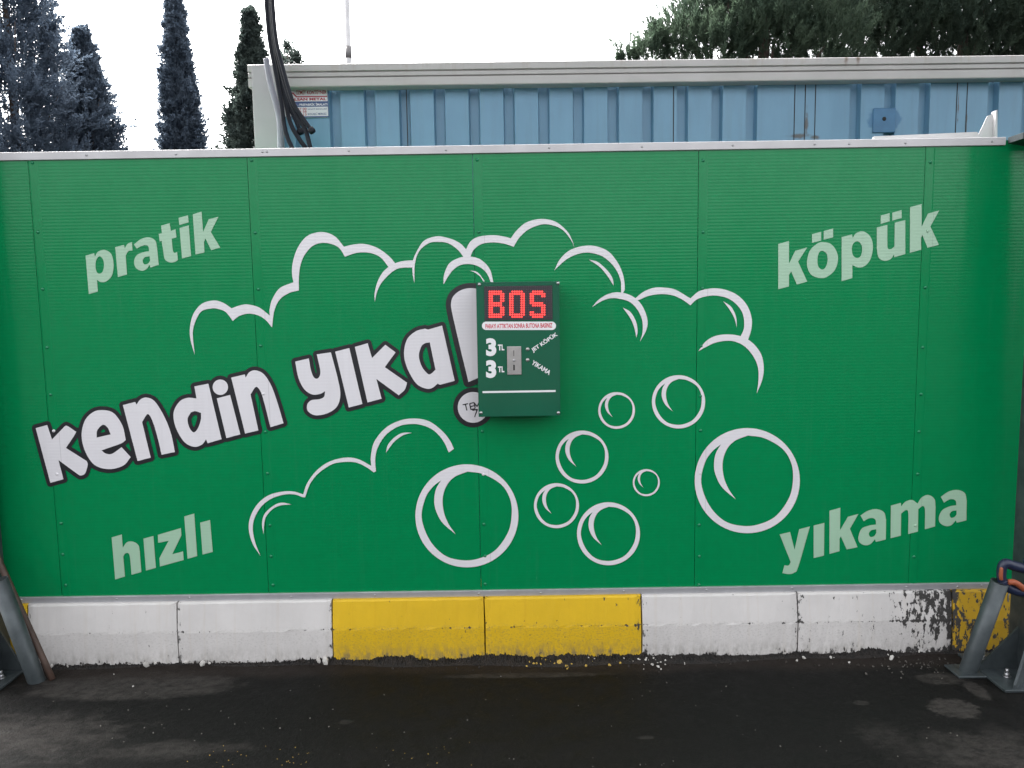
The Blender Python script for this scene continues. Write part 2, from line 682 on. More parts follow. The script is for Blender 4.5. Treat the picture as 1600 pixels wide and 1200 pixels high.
bx = [-190, 40, 275.5, 518.5, 757, 1003, 1247.5, 1489, 1740]
bl = ['yellow painted concrete block at the left end, behind the leaning steel tube and brown stick',
      'white painted concrete block beside the left yellow block, one dark chip at mid height',
      'white painted concrete block left of the pair of yellow blocks',
      'yellow concrete block, left one of the middle pair, white stripe on its left edge',
      'yellow concrete block, right one of the middle pair under the coin machine',
      'white concrete block directly right of the middle yellow pair',
      'white concrete block with peeling paint and black chips at its right end',
      'chipped yellow concrete block at the right end behind the tilted steel tube']
bm_ = [paint_mat('yellow_paint_plain', YEL, .02), paint_mat('white_paint_plain', WHITE, .015),
       paint_mat('white_paint_second', WHITE, .02), paint_mat('yellow_paint_left', YEL, .025, dirt=1.0),
       paint_mat('yellow_paint_right', YEL, .03, dirt=1.1), paint_mat('white_paint_third', WHITE, .03, dirt=.6),
       paint_mat('white_paint_peeling', WHITE, .055, .19, dirt=.6), paint_mat('yellow_paint_chipped', (.55, .33, .012), .15)]
for i in range(8):
    xa = at(bx[i], 980, KY).x + .003
    xb = at(bx[i + 1], 980, KY).x - .003
    block(xa, xb, bm_[i], bl[i])

# dirt bank along the foot of the blocks
def dirt_bank():
    nx, ny = 1500, 7
    x0, x1 = -2.75, 2.75
    V, F = [], []
    r = np.random.RandomState(3)
    ph = r.rand(40) * 6.28
    fr = np.concatenate([r.uniform(1, 6, 12), r.uniform(6, 30, 16), r.uniform(30, 110, 12)])
    am = np.concatenate([np.full(12, .005), np.full(16, .0028), np.full(12, .0022)])
    for i in range(nx + 1):
        x = x0 + (x1 - x0) * i / nx
        hgt = .010 + .75 * float(np.sum(am * np.sin(fr * x + ph)))
        hgt = max(.001, hgt + .014 * rnd.random() ** 4 - .002 + .002 * rnd.uniform(-1, 1))
        wid = .055 + .03 * math.sin(1.7 * x + 1) + .012 * math.sin(9 * x)
        for k in range(ny + 1):
            t = k / ny
            y = KY + .012 - t * (wid + .012)
            z = hgt * (1 - t) ** 1.3 + .005 * math.sin(math.pi * min(1, t + .15)) * rnd.uniform(-.6, 1) + (.001 if t < 1 else -.004)
            V.append((x, y + rnd.uniform(-.002, .002), z))
    for i in range(nx):
        for k in range(ny):
            a = i * (ny + 1) + k
            F.append((a, a + 1, a + ny + 2, a + ny + 1))
    o = obj('dirt', V, F, mat('dark_dirt', (.017, .013, .011), .95, col2=(.009, .008, .0075), vscale=22, bump=.6, bscale=90, coord='World'))
    return tag(o, 'dark crumbly dirt washed up along the foot of the painted blocks', 'dirt', kind='stuff')


dirt_bank()


def debris():
    specs = []   # px, py, size, colour key
    r = random.Random(11)
    for _ in range(26): specs.append((r.gauss(870, 30), r.gauss(1037, 4), r.uniform(.003, .009), 0))
    specs.append((874, 1037, .018, 0)); specs.append((845, 1039, .009, 0))
    for _ in range(22): specs.append((r.gauss(1015, 22), r.gauss(1035, 5), r.uniform(.003, .008), 1))
    for _ in range(14): specs.append((r.gauss(1040, 160), r.gauss(1036, 6), r.uniform(.002, .005), 1))
    for x, y, s in ((236, 1035, .016), (246, 1037, .010), (293, 1037, .011), (320, 1036, .016), (328, 1040, .010), (90, 1037, .010),
                    (112, 1039, .006), (172, 1036, .005), (178, 1054, .005), (208, 1073, .005), (516, 1022, .02), (505, 1024, .015),
                    (1256, 1030, .012), (1245, 1033, .008), (1393, 1030, .014), (1298, 1029, .007), (1327, 1036, .006), (1436, 1022, .008)):
        specs.append((x, y, s, 1))
    for _ in range(60): specs.append((r.gauss(1450, 45), r.gauss(1042, 9), r.uniform(.0015, .006), 2))
    for _ in range(32): specs.append((r.uniform(150, 560), r.gauss(1120, 32), r.uniform(.0012, .0035), 4))
    for _ in range(40): specs.append((r.uniform(560, 1500), r.uniform(1065, 1198), r.uniform(.0012, .0032), 4))
    for _ in range(40): specs.append((r.choice([r.gauss(660, 30), r.gauss(460, 25), r.gauss(345, 20)]), r.uniform(1160, 1199), r.uniform(.0012, .003), 0))
    for _ in range(200): specs.append((r.uniform(-20, 1620), r.gauss(1036, 6), r.uniform(.002, .008), 3))
    bm = bmesh.new()
    for px, py, s, k in specs:
        p = ground(px, py)
        if p.y > KY - .004: p.y = KY - .004 - r.uniform(0, .02)
        z = s * .35 + max(0, .012 * (1 + (p.y - KY) / .06))
        rr = bmesh.ops.create_icosphere(bm, subdivisions=1, radius=s)
        rot = Euler((r.uniform(0, 6), r.uniform(0, 6), r.uniform(0, 6))).to_matrix()
        sc_ = Vector((r.uniform(.6, 1.3), r.uniform(.6, 1.2), r.uniform(.35, .8)))
        for v in rr['verts']:
            c = v.co * r.uniform(.75, 1.2)
            v.co = rot @ Vector((c.x * sc_.x, c.y * sc_.y, c.z * sc_.z)) + Vector((p.x, p.y, z))
        for f in {f for v in rr['verts'] for f in v.link_faces}: f.material_index = k
    o = bmobj('paint_crumbs', bm, None)
    for m in (mat('crumb_yellow', (.45, .30, .06), .8), mat('crumb_white', (.5, .48, .45), .8), mat('crumb_grey', (.085, .078, .07), .9), mat('crumb_dirt', (.03, .025, .021), .95), mat('crumb_speck', (.22, .205, .185), .8)):
        o.data.materials.append(m)
    tag(o, 'loose crumbs of white and yellow paint and grit on the asphalt', 'debris', kind='stuff')


debris()

# ------------------------------------------------------------------ green panel wall
wall = empty('panel_wall', (0, .02, at(800, 935).z), 'long green sheet metal panel wall printed with white soap bubbles and slogans', 'wall')
zt = lambda x: at(800 + x * 350, 228 - 0, 0).z
Z_TOP = at(800, 231, 0).z
Z_BOT = at(800, 926, 0).z
joints_px = [70, 403, 745, 1088, 1432]
jx = [at(p, 590, 0).x for p in joints_px]
edges = [-2.75] + jx + [2.75]
PITCH = .0142


def panel(x0, x1):
    nz = int((Z_TOP - Z_BOT) / PITCH * 6)
    zs = [Z_BOT + (Z_TOP - Z_BOT) * i / nz for i in range(nz + 1)]
    xs = [x0 + (x1 - x0) * i / 6 for i in range(7)]
    V, F = [], []
    for z in zs:
        for x in xs:
            V.append((x, .00010 * math.sin(2 * math.pi * z / PITCH), z))
    for i in range(nz):
        for k in range(6):
            a = i * 7 + k
            F.append((a, a + 1, a + 8, a + 7))
    n = len(V)
    V += [(x0, 0, Z_BOT), (x1, 0, Z_BOT), (x1, 0, Z_TOP), (x0, 0, Z_TOP), (x0, .04, Z_BOT), (x1, .04, Z_BOT), (x1, .04, Z_TOP), (x0, .04, Z_TOP)]
    F += [(n + 5, n + 4, n + 7, n + 6), (n, n + 4, n + 5, n + 1), (n + 2, n + 6, n + 7, n + 3), (n + 3, n + 7, n + 4, n), (n + 1, n + 5, n + 6, n + 2)]
    o = obj('panel', V, F, M['green'], wall)
    o.data.polygons.foreach_set('use_smooth', [i < nz * 6 for i in range(len(o.data.polygons))])
    return o


for a, b in zip(edges, edges[1:]):
    panel(a + .0012, b - .0009)


def dome_mesh(name, r, h, mt, n=10):
    bm = bmesh.new()
    rings = []
    for j in range(4):
        a = math.pi / 2 * j / 4
        rings.append([bm.verts.new((r * math.cos(a) * math.cos(t), -h * math.sin(a), r * math.cos(a) * math.sin(t))) for t in [2 * math.pi * k / n for k in range(n)]])
    top = bm.verts.new((0, -h, 0))
    for p, q in zip(rings, rings[1:]):
        for k in range(n): bm.faces.new([p[k], p[(k + 1) % n], q[(k + 1) % n], q[k]])
    for k in range(n): bm.faces.new([rings[-1][k], rings[-1][(k + 1) % n], top])
    me = bpy.data.meshes.new(name)
    bm.to_mesh(me)
    bm.free()
    me.polygons.foreach_set('use_smooth', [True] * len(me.polygons))
    me.materials.append(mt)
    return me


rivet_me = dome_mesh('rivet', .0075, .0055, M['green_rivet'])
rivet_white = dome_mesh('rivet_white', .0075, .0055, M['vinyl'])
rivet_pale = dome_mesh('rivet_pale', .0075, .0055, M['pale'])
STRIP = .0012
for j, x in enumerate(jx):
    zs0, zs1 = Z_BOT + .003, Z_TOP - .026
    pf = [(.0015, .0006), (.0035, -.0009), (.009, -.0012), (.022, -.0013), (.032, -.0012), (.0395, -.0009), (.043, .0006)]
    V = [(x + u, y, z) for z in (zs0, zs1) for u, y in pf]
    F = [(k, k + 1, k + 8, k + 7) for k in range(6)]
    st = obj('joint_strip', V, F, M['green'], wall)
    st.data.polygons.foreach_set('use_smooth', [True] * 6)
    cx = x + .021
    for py in (252, 362, 450, 541, 617, 673, 740, 820, 868, 914):
        z = at(joints_px[j], py, 0).z
        me = rivet_me
        if (j == 0 and py in (673, 740)) or (j, py) in ((3, 740), (1, 617), (2, 740)): me = rivet_white
        if j == 4 and py in (362, 820): me = rivet_pale
        mesh_obj('rivet', me, None, st, (cx + rnd.uniform(-.002, .002), -STRIP, z + rnd.uniform(-.006, .006)))

# trims
screw_me = dome_mesh('screw', .0055, .0035, M['screw'])
bm = bmesh.new()
bm_box(bm, -2.75, 2.16, -.009, .049, Z_TOP - .022, Z_TOP + .012, .0015)
tt = bmobj('top_trim', bm, M['white_metal'], wall)
for px, py in ((135, 241), (275, 239), (410, 236), (417, 235), (545, 234), (697, 232), (858, 229), (1003, 227), (1145, 225), (1273, 223), (1327, 221), (1415, 220), (1550, 217)):
    p = at(px, py + 2, -.009)
    mesh_obj('screw', screw_me, None, tt, (p.x, -.009, Z_TOP - .004 + rnd.uniform(-.003, .003)))
bm = bmesh.new()
bm_box(bm, -2.75, 2.75, -.012, .049, Z_BOT - .012, Z_BOT + .016, .0015)
bt = bmobj('bottom_trim', bm, M['alu'], wall)
for px in (33, 182, 296, 455, 586, 748, 845, 975, 1104, 1238, 1416, 1496, 1533):
    p = at(px, 928, -.012)
    mesh_obj('screw', screw_me, None, bt, (p.x, -.012, Z_BOT + .003 + rnd.uniform(-.003, .003)))

# ---- graphics on the wall
GY = -.0017
_gy = [GY]


def nexty():
    _gy[0] -= .000012
    return _gy[0]


def words(name, org, glyphs, matl):
    for gl in glyphs:
        loops = [outline(p, org) for p in gl.split(';')]
        decal(name, loops, nexty(), matl, wall)


words('letter', (100, 300, 4), [
    "135,398c 188,382c 193,402c 215,372 255,362 295,388 310,450 300,520 265,558 232,563 206,550c 212,622c 155,638c;222,402 243,420 250,455 243,495 225,510 206,502 197,465 202,425",
    "320,345c 375,330c 380,352c 397,325 425,312c 428,365c 402,370 386,397c 394,515c 337,532c",
    "437,328c 480,295 530,283 570,303 582,350c 592,455c 540,472c 535,455c 515,482 485,492 450,475 438,435 455,395 500,375 532,370c 528,342 510,332 480,340 455,354c;536,402c 505,408 492,430 502,452 525,447 538,430c",
    "607,210c 660,195c 668,243c 697,233c 703,283c 673,292c 680,360 690,380 707,375c 712,425c 690,438 660,440 630,420 622,380c 610,305c 598,310c 592,262c 612,258c",
    "716,162c 775,145c 779,190c 721,206c", "722,225c 780,208c 794,400c 738,415c",
    "805,140c 860,122c 869,250c 905,170c 965,155c 918,250c 977,348c 920,363c 884,290c 875,312c 878,378c 822,390c"], M['pale'])
words('letter', (1200, 300, 4), [
    "64,325c 131,306c 131,448c 170,368c 245,346c 188,435c 245,560c 180,578c 145,497c 131,518c 131,590c 64,608c",
    "340,313 400,330 437,400 422,480 372,528 325,538 268,515 243,450 260,370 300,328;340,367 367,388 372,430 360,470 338,485 314,465 309,415 320,378",
    "275,264c 332,248c 332,303c 275,318c", "348,244c 407,228c 407,283c 348,298c",
    "460,282c 525,265c 530,287c 550,258 595,246 640,280 656,345 640,420 605,462 565,472 527,457c 527,538c 460,557c;558,308 583,328 588,365 578,402 555,412 531,395 524,355 533,322",
    "680,222c 746,205c 746,325 752,355 772,355 790,340c 792,192c 858,175c 858,388c 789,407c 787,390c 765,420 725,430 690,408 680,355c",
    "705,147c 760,132c 760,183c 704,199c", "777,130c 835,112c 835,163c 777,178c",
    "888,95c 960,75c 960,218c 1000,135c 1070,115c 1015,215c 1068,330c 997,348c 964,268c 956,288c 957,360c 886,380c"], M['pale'])
words('letter', (1200, 740, 4), [
    "73,380c 138,365c 166,476c 195,348c 262,330c 190,580 165,618 130,628 90,622c 103,573c 128,574 142,553c",
    "285,325c 352,308c 350,512c 285,528c",
    "384,232c 452,213c 450,354c 500,270c 565,252c 512,345c 560,460c 492,474c 455,392c 447,408c 447,485c 384,502c",
    "578,262c 625,232 680,222 725,242 738,290c 736,412c 674,427c 668,410c 640,440 605,448 572,430 565,395 585,345 630,325 675,318c 672,290 655,278 630,280 598,297c;676,348c 645,355 630,375 641,396 664,390 677,370c",
    "768,200c 830,183c 832,205c 860,175 900,165 935,187c 960,150 1000,133 1040,158 1047,210c 1044,330c 980,348c 981,228 967,203 939,222c 937,362c 876,378c 877,250 862,228 832,250c 830,388c 766,404c",
    "1080,145c 1130,112 1185,102 1230,122 1242,170c 1240,292c 1180,307c 1174,292c 1145,322 1110,328 1075,308 1068,272 1090,228 1135,205 1177,198c 1174,172 1155,160 1130,163 1100,182c;1178,230c 1150,235 1135,255 1144,276 1165,271 1179,255c"], M['pale'])
words('letter', (130, 770, 5.3333), [
    "237,372c 322,347c 330,457c 365,412 415,407 460,437 472,490c 485,660c 403,683c 390,540 375,503 350,506 334,532c 348,697c 267,722c",
    "502,382c 585,360c 606,625c 523,648c",
    "622,350c 814,294c 818,355c 742,512c 832,488c 837,560c 640,614c 635,545c 712,400c 625,417c",
    "842,197c 925,173c 950,527c 870,550c", "975,248c 1057,227c 1080,493c 995,514c"], M['pale'])


def circ(cx, cy, r, n=48):
    return [(cx + r * math.cos(2 * math.pi * k / n), cy + r * math.sin(2 * math.pi * k / n)) for k in range(n)]


KO, YO = (30, 480, 4), (400, 420, 4)
big = [  # white lettering "kendin yika"
    [outline("103,756c 175,736c 205,827c 284,745c 300,742 345,772 352,788 292,880c 422,962c 428,985 412,1038 385,1052 368,1045c 245,955c 277,1075c 195,1098c", KO)],
    [outline("520,643 590,662 645,740 666,830c 640,850 580,872 515,895c 540,914 580,916 640,875c 697,937c 650,990 560,1012 470,985 412,900 390,800 410,710 460,657", KO), outline("484,815c 488,770 522,735 552,752 572,795c", KO)],
    [outline("648,612c 725,592c 733,609c 760,575 800,565 850,592 910,690 950,795 973,905c 890,922c 870,835 840,730 805,668 768,718c 822,940c 740,962c", KO)],
    [outline("1095,495c 1182,478c 1265,825c 1178,850c 1168,826c 1140,860 1090,872 1030,840 978,750 965,660 1000,592 1050,567 1108,570c", KO), outline("1072,658c 1100,650 1136,660c 1135,705 1115,760 1090,782 1065,755 1052,700", KO)],
    [circ(30 + 1257 / 4, 480 + 500 / 4, 12)], [outline("1235,570c 1318,548c 1382,795c 1295,818c", KO)],
    [outline("1325,440c 1410,420c 1415,440c 1440,405 1480,395 1530,420 1575,490 1612,590 1652,725c 1570,750c 1535,610 1510,530 1480,498 1446,545c 1495,770c 1412,790c", KO)],
    [outline("245,580c 330,560c 345,640 365,682 390,682 402,640 380,535c 468,522c 512,690 527,790 503,865 440,905 370,915 325,890 320,850 345,822 395,815 425,800 432,765c 400,782 350,785 300,750 265,680", YO)],
    [outline("495,518c 583,495c 665,845c 580,867c", YO)],
    [outline("618,488c 698,465c 725,558c 808,475c 872,522c 805,615c 944,712c 930,755 892,790c 752,688c 785,812c 697,835c", YO)],
    [outline("1075,380c 1163,355c 1242,700c 1150,725c 1135,718c 1100,745 1060,748 1000,715 945,620 925,530 945,440 1000,390 1055,374c", YO), outline("1032,488 1055,466 1086,460c 1122,630c 1095,655 1073,656 1036,610 1018,545", YO)],
]
bang = [outline("1328,708c 1285,530 1245,360 1225,270 1219,215 1236,168 1285,132 1350,121 1420,140 1462,195 1468,260 1455,450 1440,660c", YO)]
bdot = [circ(400 + 1357 / 4, 420 + 866 / 4, 24)]


def offset_loops(groups, dist):
    """contour of the union of shapes grown by dist (marching squares on a distance grid, 1 px)"""
    allp = np.array([p for g_ in groups for L in g_ for p in L])
    x0, y0 = np.floor(allp.min(0)) - dist - 4
    x1, y1 = np.ceil(allp.max(0)) + dist + 4
    st = 1.0
    xs = np.arange(x0, x1 + st, st)
    ys = np.arange(y0, y1 + st, st)
    D = np.full((len(ys), len(xs)), 99.0)
    IN = np.zeros_like(D, bool)
    for g_ in groups:
        odd = np.zeros_like(D, bool)
        for L in g_:
            n = len(L)
            for i in range(n):
                a, b = L[i], L[(i + 1) % n]
                ix0 = max(0, int((min(a[0], b[0]) - dist - 3 - x0) / st)); ix1 = int((max(a[0], b[0]) + dist + 3 - x0) / st) + 1
                iy0 = max(0, int((min(a[1], b[1]) - dist - 3 - y0) / st)); iy1 = int((max(a[1], b[1]) + dist + 3 - y0) / st) + 1
                X = xs[ix0:ix1][None, :]
                Y = ys[iy0:iy1][:, None]
                dx, dy = b[0] - a[0], b[1] - a[1]
                l2 = dx * dx + dy * dy + 1e-9
                t = np.clip(((X - a[0]) * dx + (Y - a[1]) * dy) / l2, 0, 1)
                d = np.hypot(X - a[0] - t * dx, Y - a[1] - t * dy)
                D[iy0:iy1, ix0:ix1] = np.minimum(D[iy0:iy1, ix0:ix1], d)
                if a[1] != b[1]:
                    rows = (ys >= min(a[1], b[1])) & (ys < max(a[1], b[1]))
                    xi = a[0] + (ys - a[1]) / (b[1] - a[1]) * dx
                    odd ^= rows[:, None] & (xs[None, :] < xi[:, None])
        IN |= odd
    Fv = np.where(IN, -D, D) - dist
    seg = {}
    H, W = Fv.shape
    sgn = Fv < 0

    def pt(e):
        (i, j), (k, l) = e
        a, b = Fv[i, j], Fv[k, l]
        t = a / (a - b)
        return (xs[j] + (xs[l] - xs[j]) * t, ys[i] + (ys[k] - ys[i]) * t)
    mixd = sgn[:-1, :-1].astype(int) + sgn[1:, :-1] + sgn[:-1, 1:] + sgn[1:, 1:]
    for i, j in zip(*np.where((mixd > 0) & (mixd < 4))):
        cs = [(i, j), (i, j + 1), (i + 1, j + 1), (i + 1, j)]
        cr = []
        for q in range(4):
            a, b = cs[q], cs[(q + 1) % 4]
            if sgn[a] != sgn[b]: cr.append(tuple(sorted((a, b))))
        for q in range(0, len(cr) - 1, 2):
            seg.setdefault(cr[q], []).append(cr[q + 1])
            seg.setdefault(cr[q + 1], []).append(cr[q])
    loops = []
    seen = set()
    for s0 in list(seg):
        if s0 in seen: continue
        L = []
        cur, prev = s0, None
        while cur is not None and cur not in seen:
            seen.add(cur)
            L.append(pt(cur))
            nx = [k for k in seg[cur] if k != prev and k not in seen]
            prev, cur = cur, (nx[0] if nx else None)
        if len(L) > 8: loops.append(L[::2])
    return loops


decal('lettering_outline', offset_loops(big[:7], 6.0), nexty(), M['black_vinyl'], wall)
decal('lettering_outline', offset_loops(big[7:], 6.0), nexty(), M['black_vinyl'], wall)
decal('lettering_outline', offset_loops([bang], 8.0), nexty(), M['black_vinyl'], wall)
decal('lettering_outline', offset_loops([bdot], 7.2), nexty(), M['black_vinyl'], wall)
_gy[0] -= .0004
for g_ in big: decal('letter', g_, nexty(), M['vinyl'], wall)
decal('exclamation_mark', bang, nexty(), M['vinyl'], wall)
bd = decal('exclamation_dot', bdot, nexty(), M['vinyl'], wall)
_gy[0] -= .0004


def strokes_loops(lines, wd):
    out = []
    for (xa, ya, xb, yb) in lines:
        dx, dy = xb - xa, yb - ya
        l = math.hypot(dx, dy)
        nx, ny = -dy / l * wd / 2, dx / l * wd / 2
        out.append([(xa + nx, ya + ny), (xb + nx, yb + ny), (xb - nx, yb - ny), (xa - nx, ya - ny)])
    return out


def zz(x, y): return (400 + x / 4, 420 + y / 4)


for ln in ([(1292, 850, 1325, 843), (1309, 846, 1318, 886)], [(1335, 842, 1343, 880), (1334, 843, 1360, 836), (1338, 862, 1362, 856), (1343, 880, 1368, 874)],
           [(1370, 872, 1362, 835), (1362, 835, 1382, 862), (1382, 862, 1396, 828), (1396, 828, 1404, 866)], [(1352, 885, 1384, 878), (1384, 878, 1366, 926)],
           [(1400, 900, 1416, 885), (1400, 920, 1420, 915)]):
    q = [(zz(a, b) + zz(c, d)) for a, b, c, d in ln]
    for L in strokes_loops(q, 1.5):
        pass
    lo = offset_loops([[L] for L in strokes_loops(q, .5)], .6)
    decal('small_letter', lo, nexty(), M['black_vinyl'], bd, .0001)

# foam outlines
A_ = '@280,340,4 '
B_ = ' @640,320,4 '
foam_top = (A_ + "97,857c 70,760 68,680 90,600 140,540 210,518 270,530 328,567c 380,548 430,543 500,562 566,612c 565,575 582,510 630,440 714,404c 705,350 710,280 740,190 800,115 890,90 970,115 1030,182c 1090,168 1160,165 1240,190 1310,240 1350,285c 1400,271 1461,267c"
            + B_ + "40,300 90,225 170,197 250,210 315,240 353,278c 380,230 430,200 520,190 590,198 632,210c 670,160 730,110 820,88 910,105 980,160 1015,220 1030,272c 1010,222 960,160 900,130 830,122 750,150 690,200 650,262c 590,243 520,235 450,245 400,282 378,330c 340,330c 300,280 240,240 180,232 120,240 60,290 33,370 30,490c 20,440 16,392c "
            + A_ + "1380,315 1330,340 1270,400 1238,460 1222,527c 1222,470 1240,400 1270,345 1308,308c 1260,250 1200,222 1130,218 1080,228 1036,245c 1000,190 950,165 890,158 830,180 780,240 755,310 748,380 748,455c 690,470 630,510 595,580 580,687c 540,640 490,610 430,600 375,615 335,645c 290,590 240,570 200,568 140,585 105,640 85,720")
decal('foam_outline', [outline(foam_top)], nexty(), M['vinyl'], wall)
BO, CO, EO = (640, 320, 4), (880, 420, 4), (360, 630, 4)
for tx, og in (
        ("212,497c 215,440 245,370 300,335 365,323 440,340 500,400 525,490c 510,490c 480,425 430,385 370,370 310,380 260,420", BO),
        ("905,410c 940,340 1000,285 1080,258 1160,258 1240,290 1300,360 1335,440 1345,520 1335,550c 1322,550c 1318,470 1280,390 1210,325 1130,300 1060,305 990,335 940,375", BO),
        ("180,240c 220,195 280,158 350,147 430,170 490,225 525,310 520,380 480,455c 495,400 495,330 470,265 420,210 350,187 290,185 235,205", CO),
        ("450,185c 500,145 560,120 620,117 700,130 795,185c 850,140 930,122 1010,130 1090,165 1150,230 1178,310 1175,380 1155,445c 1105,430c 1130,370 1125,290 1090,230 1030,185 950,167 880,175 830,195 795,228c 740,190 680,165 610,158 530,170 470,195", CO),
        ("845,515c 890,455 950,420 1030,410 1110,422 1180,460 1235,530 1253,610 1245,690 1210,778c 1220,700 1218,620 1190,550 1140,490 1080,457 1020,450 950,462 890,490", CO),
        ("187,952c 140,880 115,790 125,710 170,630 240,575 330,552 400,553 455,570c 480,500 540,420 620,365 720,340 800,350 880,392c 878,330 900,240 970,155 1060,108 1150,96 1240,112 1320,170 1370,230 1397,285c 1365,308c 1330,235 1270,170 1200,138 1130,130 1050,145 970,200 920,280 905,350 910,425c 895,432c 850,400 790,372 720,367 640,380 560,430 500,500 467,588c 450,587c 400,570 330,572 250,600 190,650 150,720 140,790 155,870", EO)):
    decal('foam_outline', [outline(tx, og)], nexty(), M['vinyl'], wall)
for tx, og in (("370,410c 425,422 470,478c 460,478c 440,448 405,422", BO), ("1120,342c 1180,360 1240,415 1268,460 1275,505c 1240,450 1190,390", BO),
               ("373,243c 420,270 455,330 465,390 457,430c 445,370 420,310", CO), ("1000,203c 1050,238 1080,300 1085,367c 1070,310 1040,255", CO),
               ("972,310c 985,260 1030,210 1080,185 1135,185c 1080,200 1030,235 1000,270", EO), ("207,818c 198,750 215,690 270,640 320,622 380,632c 310,640 260,665 220,715 210,770", EO)):
    decal('foam_highlight', [outline(tx, og)], nexty(), M['vinyl'], wall)

# bubbles
hole = outline("1240,357c 1330,372 1430,430 1480,510 1490,600 1470,700 1400,800 1310,848 1215,860 1110,832 1025,745 980,620 1000,510 1040,447 1090,406c 1060,460 1051,530 1065,590 1100,650 1172,712c 1130,650 1104,580 1100,500 1125,430 1170,385")
hole = [((x - 1236) / 292, (y - 608) / 292) for x, y in hole]
outr = [(math.cos(2 * math.pi * k / 72), math.sin(2 * math.pi * k / 72)) for k in range(72)]
for (cx, cy, r) in ((820 + 510 / 3.5556, 580 + 218 / 3.5556, 102 / 3.5556), (820 + 854 / 3.5556, 580 + 170 / 3.5556, 148 / 3.5556), (820 + 318 / 3.5556, 580 + 477 / 3.5556, 147 / 3.5556),
                    (820 + 176 / 3.5556, 580 + 747 / 3.5556, 125 / 3.5556), (820 + 675 / 3.5556, 580 + 619 / 3.5556, 75 / 3.5556), (820 + 465 / 3.5556, 580 + 903 / 3.5556, 175 / 3.5556),
                    (820 + 1236 / 3.5556, 580 + 608 / 3.5556, 292 / 3.5556), (729.5, 806, 80.5)):
    decal('bubble', [[(cx + x * r, cy + y * r) for x, y in outr], [(cx + x * r, cy + y * r) for x, y in hole]], nexty(), M['vinyl'], wall)

# ------------------------------------------------------------------ coin machine
BXD = .135
cmb = at(811, 650, -BXD)
coin = empty('coin_machine', (cmb.x, -BXD / 2, cmb.z), 'dark green coin machine with red lit display mounted on the panel wall', 'coin machine')
p0, p1 = at(744.8, 441, -BXD), at(875.6, 649.5, -BXD)
q0 = at(747.5, 650.5, -BXD)
X0, X1, Zb, Zt = (p0.x + q0.x) / 2 - .001, p1.x + .0005, p1.z, p0.z
bm = bmesh.new()
bm_box(bm, X0 + .004, X1 - .004, -BXD + .004, -.006, Zb + .004, Zt - .004, .002)
bmobj('cabinet', bm, M['cab_side'], coin)
bm = bmesh.new()
bm_box(bm, X0, X1, -BXD, -BXD + .0035, Zb, Zt, .0012, 2)
bmobj('front_plate', bm, M['cabinet'], coin)
FY = -BXD - .0006
cap_me = dome_mesh('corner_screw', .0075, .006, M['screw'], 14)
for px, py in ((749, 444.5), (872, 442.5), (751.5, 645), (872.5, 645)):
    p = at(px, py, -BXD)
    mesh_obj('corner_screw', cap_me, None, coin, (p.x, -BXD, p.z))


def f6(x, y): return (700 + x / 4.615, 420 + y / 4.615)


def f8(x, y): return (740 + x / 9.233, 430 + y / 9.233)


a = at(*f8(150, 162), FY)
b = at(*f8(1140, 640), FY)
scr_a, scr_b = a, b
GL = {'B': "1111110 1111111 1100011 1100011 1100011 1111110 1111110 1100011 1100011 1100011 1111111 1111110",
      'O': "0111110 1111111 1100011 1100011 1100011 1100011 1100011 1100011 1100011 1100011 1111111 0111110",
      'S': "0111110 1111111 1100011 1100000 1100000 1111110 0111111 0000011 0000011 1100011 1111111 0111110"}
lit = {}
for ch, c0 in (('B', 2), ('O', 11), ('S', 20)):
    lit[ch] = [(c0 + c_, r_ + 2) for r_, row in enumerate(GL[ch].split()) for c_, v in enumerate(row) if v == '1']


def dots(bm, cells, rad, mi=0):
    for (c_, r_) in cells:
        p = at(*f8(166 + c_ * 32.9, 171 + r_ * 33.1), FY - .0018)
        ring = [bm.verts.new((p.x + rad * math.cos(t), p.y - .0002, p.z + rad * math.sin(t))) for t in [2 * math.pi * k / 8 for k in range(8)]]
        back = [bm.verts.new((v.co.x, p.y + .0006, v.co.z)) for v in ring]
        top = bm.verts.new((p.x, p.y - .0009, p.z))
        for k in range(8):
            f = [bm.faces.new([ring[k], ring[(k + 1) % 8], top]), bm.faces.new([ring[(k + 1) % 8], ring[k], back[k], back[(k + 1) % 8]])]
            for q in f: q.material_index = mi


bm = bmesh.new()
bm_box(bm, scr_a.x, scr_b.x, FY - .0016, FY + .0002, scr_b.z, scr_a.z, .0005)
allit = {c_ for v in lit.values() for c_ in v}
dots(bm, [(c_, r_) for c_ in range(30) for r_ in range(14) if (c_, r_) not in allit], .0021, 1)
scr = bmobj('led_display', bm, M['led_body'], coin)
scr.data.materials.append(M['led_off'])
for ch in 'BOS':
    bm = bmesh.new()
    dots(bm, lit[ch], .0041)
    bmobj('lit_letter', bm, M['led_on'], scr)

# white pill label with red text
def pill(x0, y0, x1, y1):
    r = (y1 - y0) / 2
    L = []
    for k in range(17): t = math.pi / 2 + math.pi * k / 16; L.append((x0 + r + r * math.cos(t), (y0 + y1) / 2 - r * math.sin(t)))
    for k in range(17): t = -math.pi / 2 + math.pi * k / 16; L.append((x1 - r + r * math.cos(t), (y0 + y1) / 2 - r * math.sin(t)))
    return L


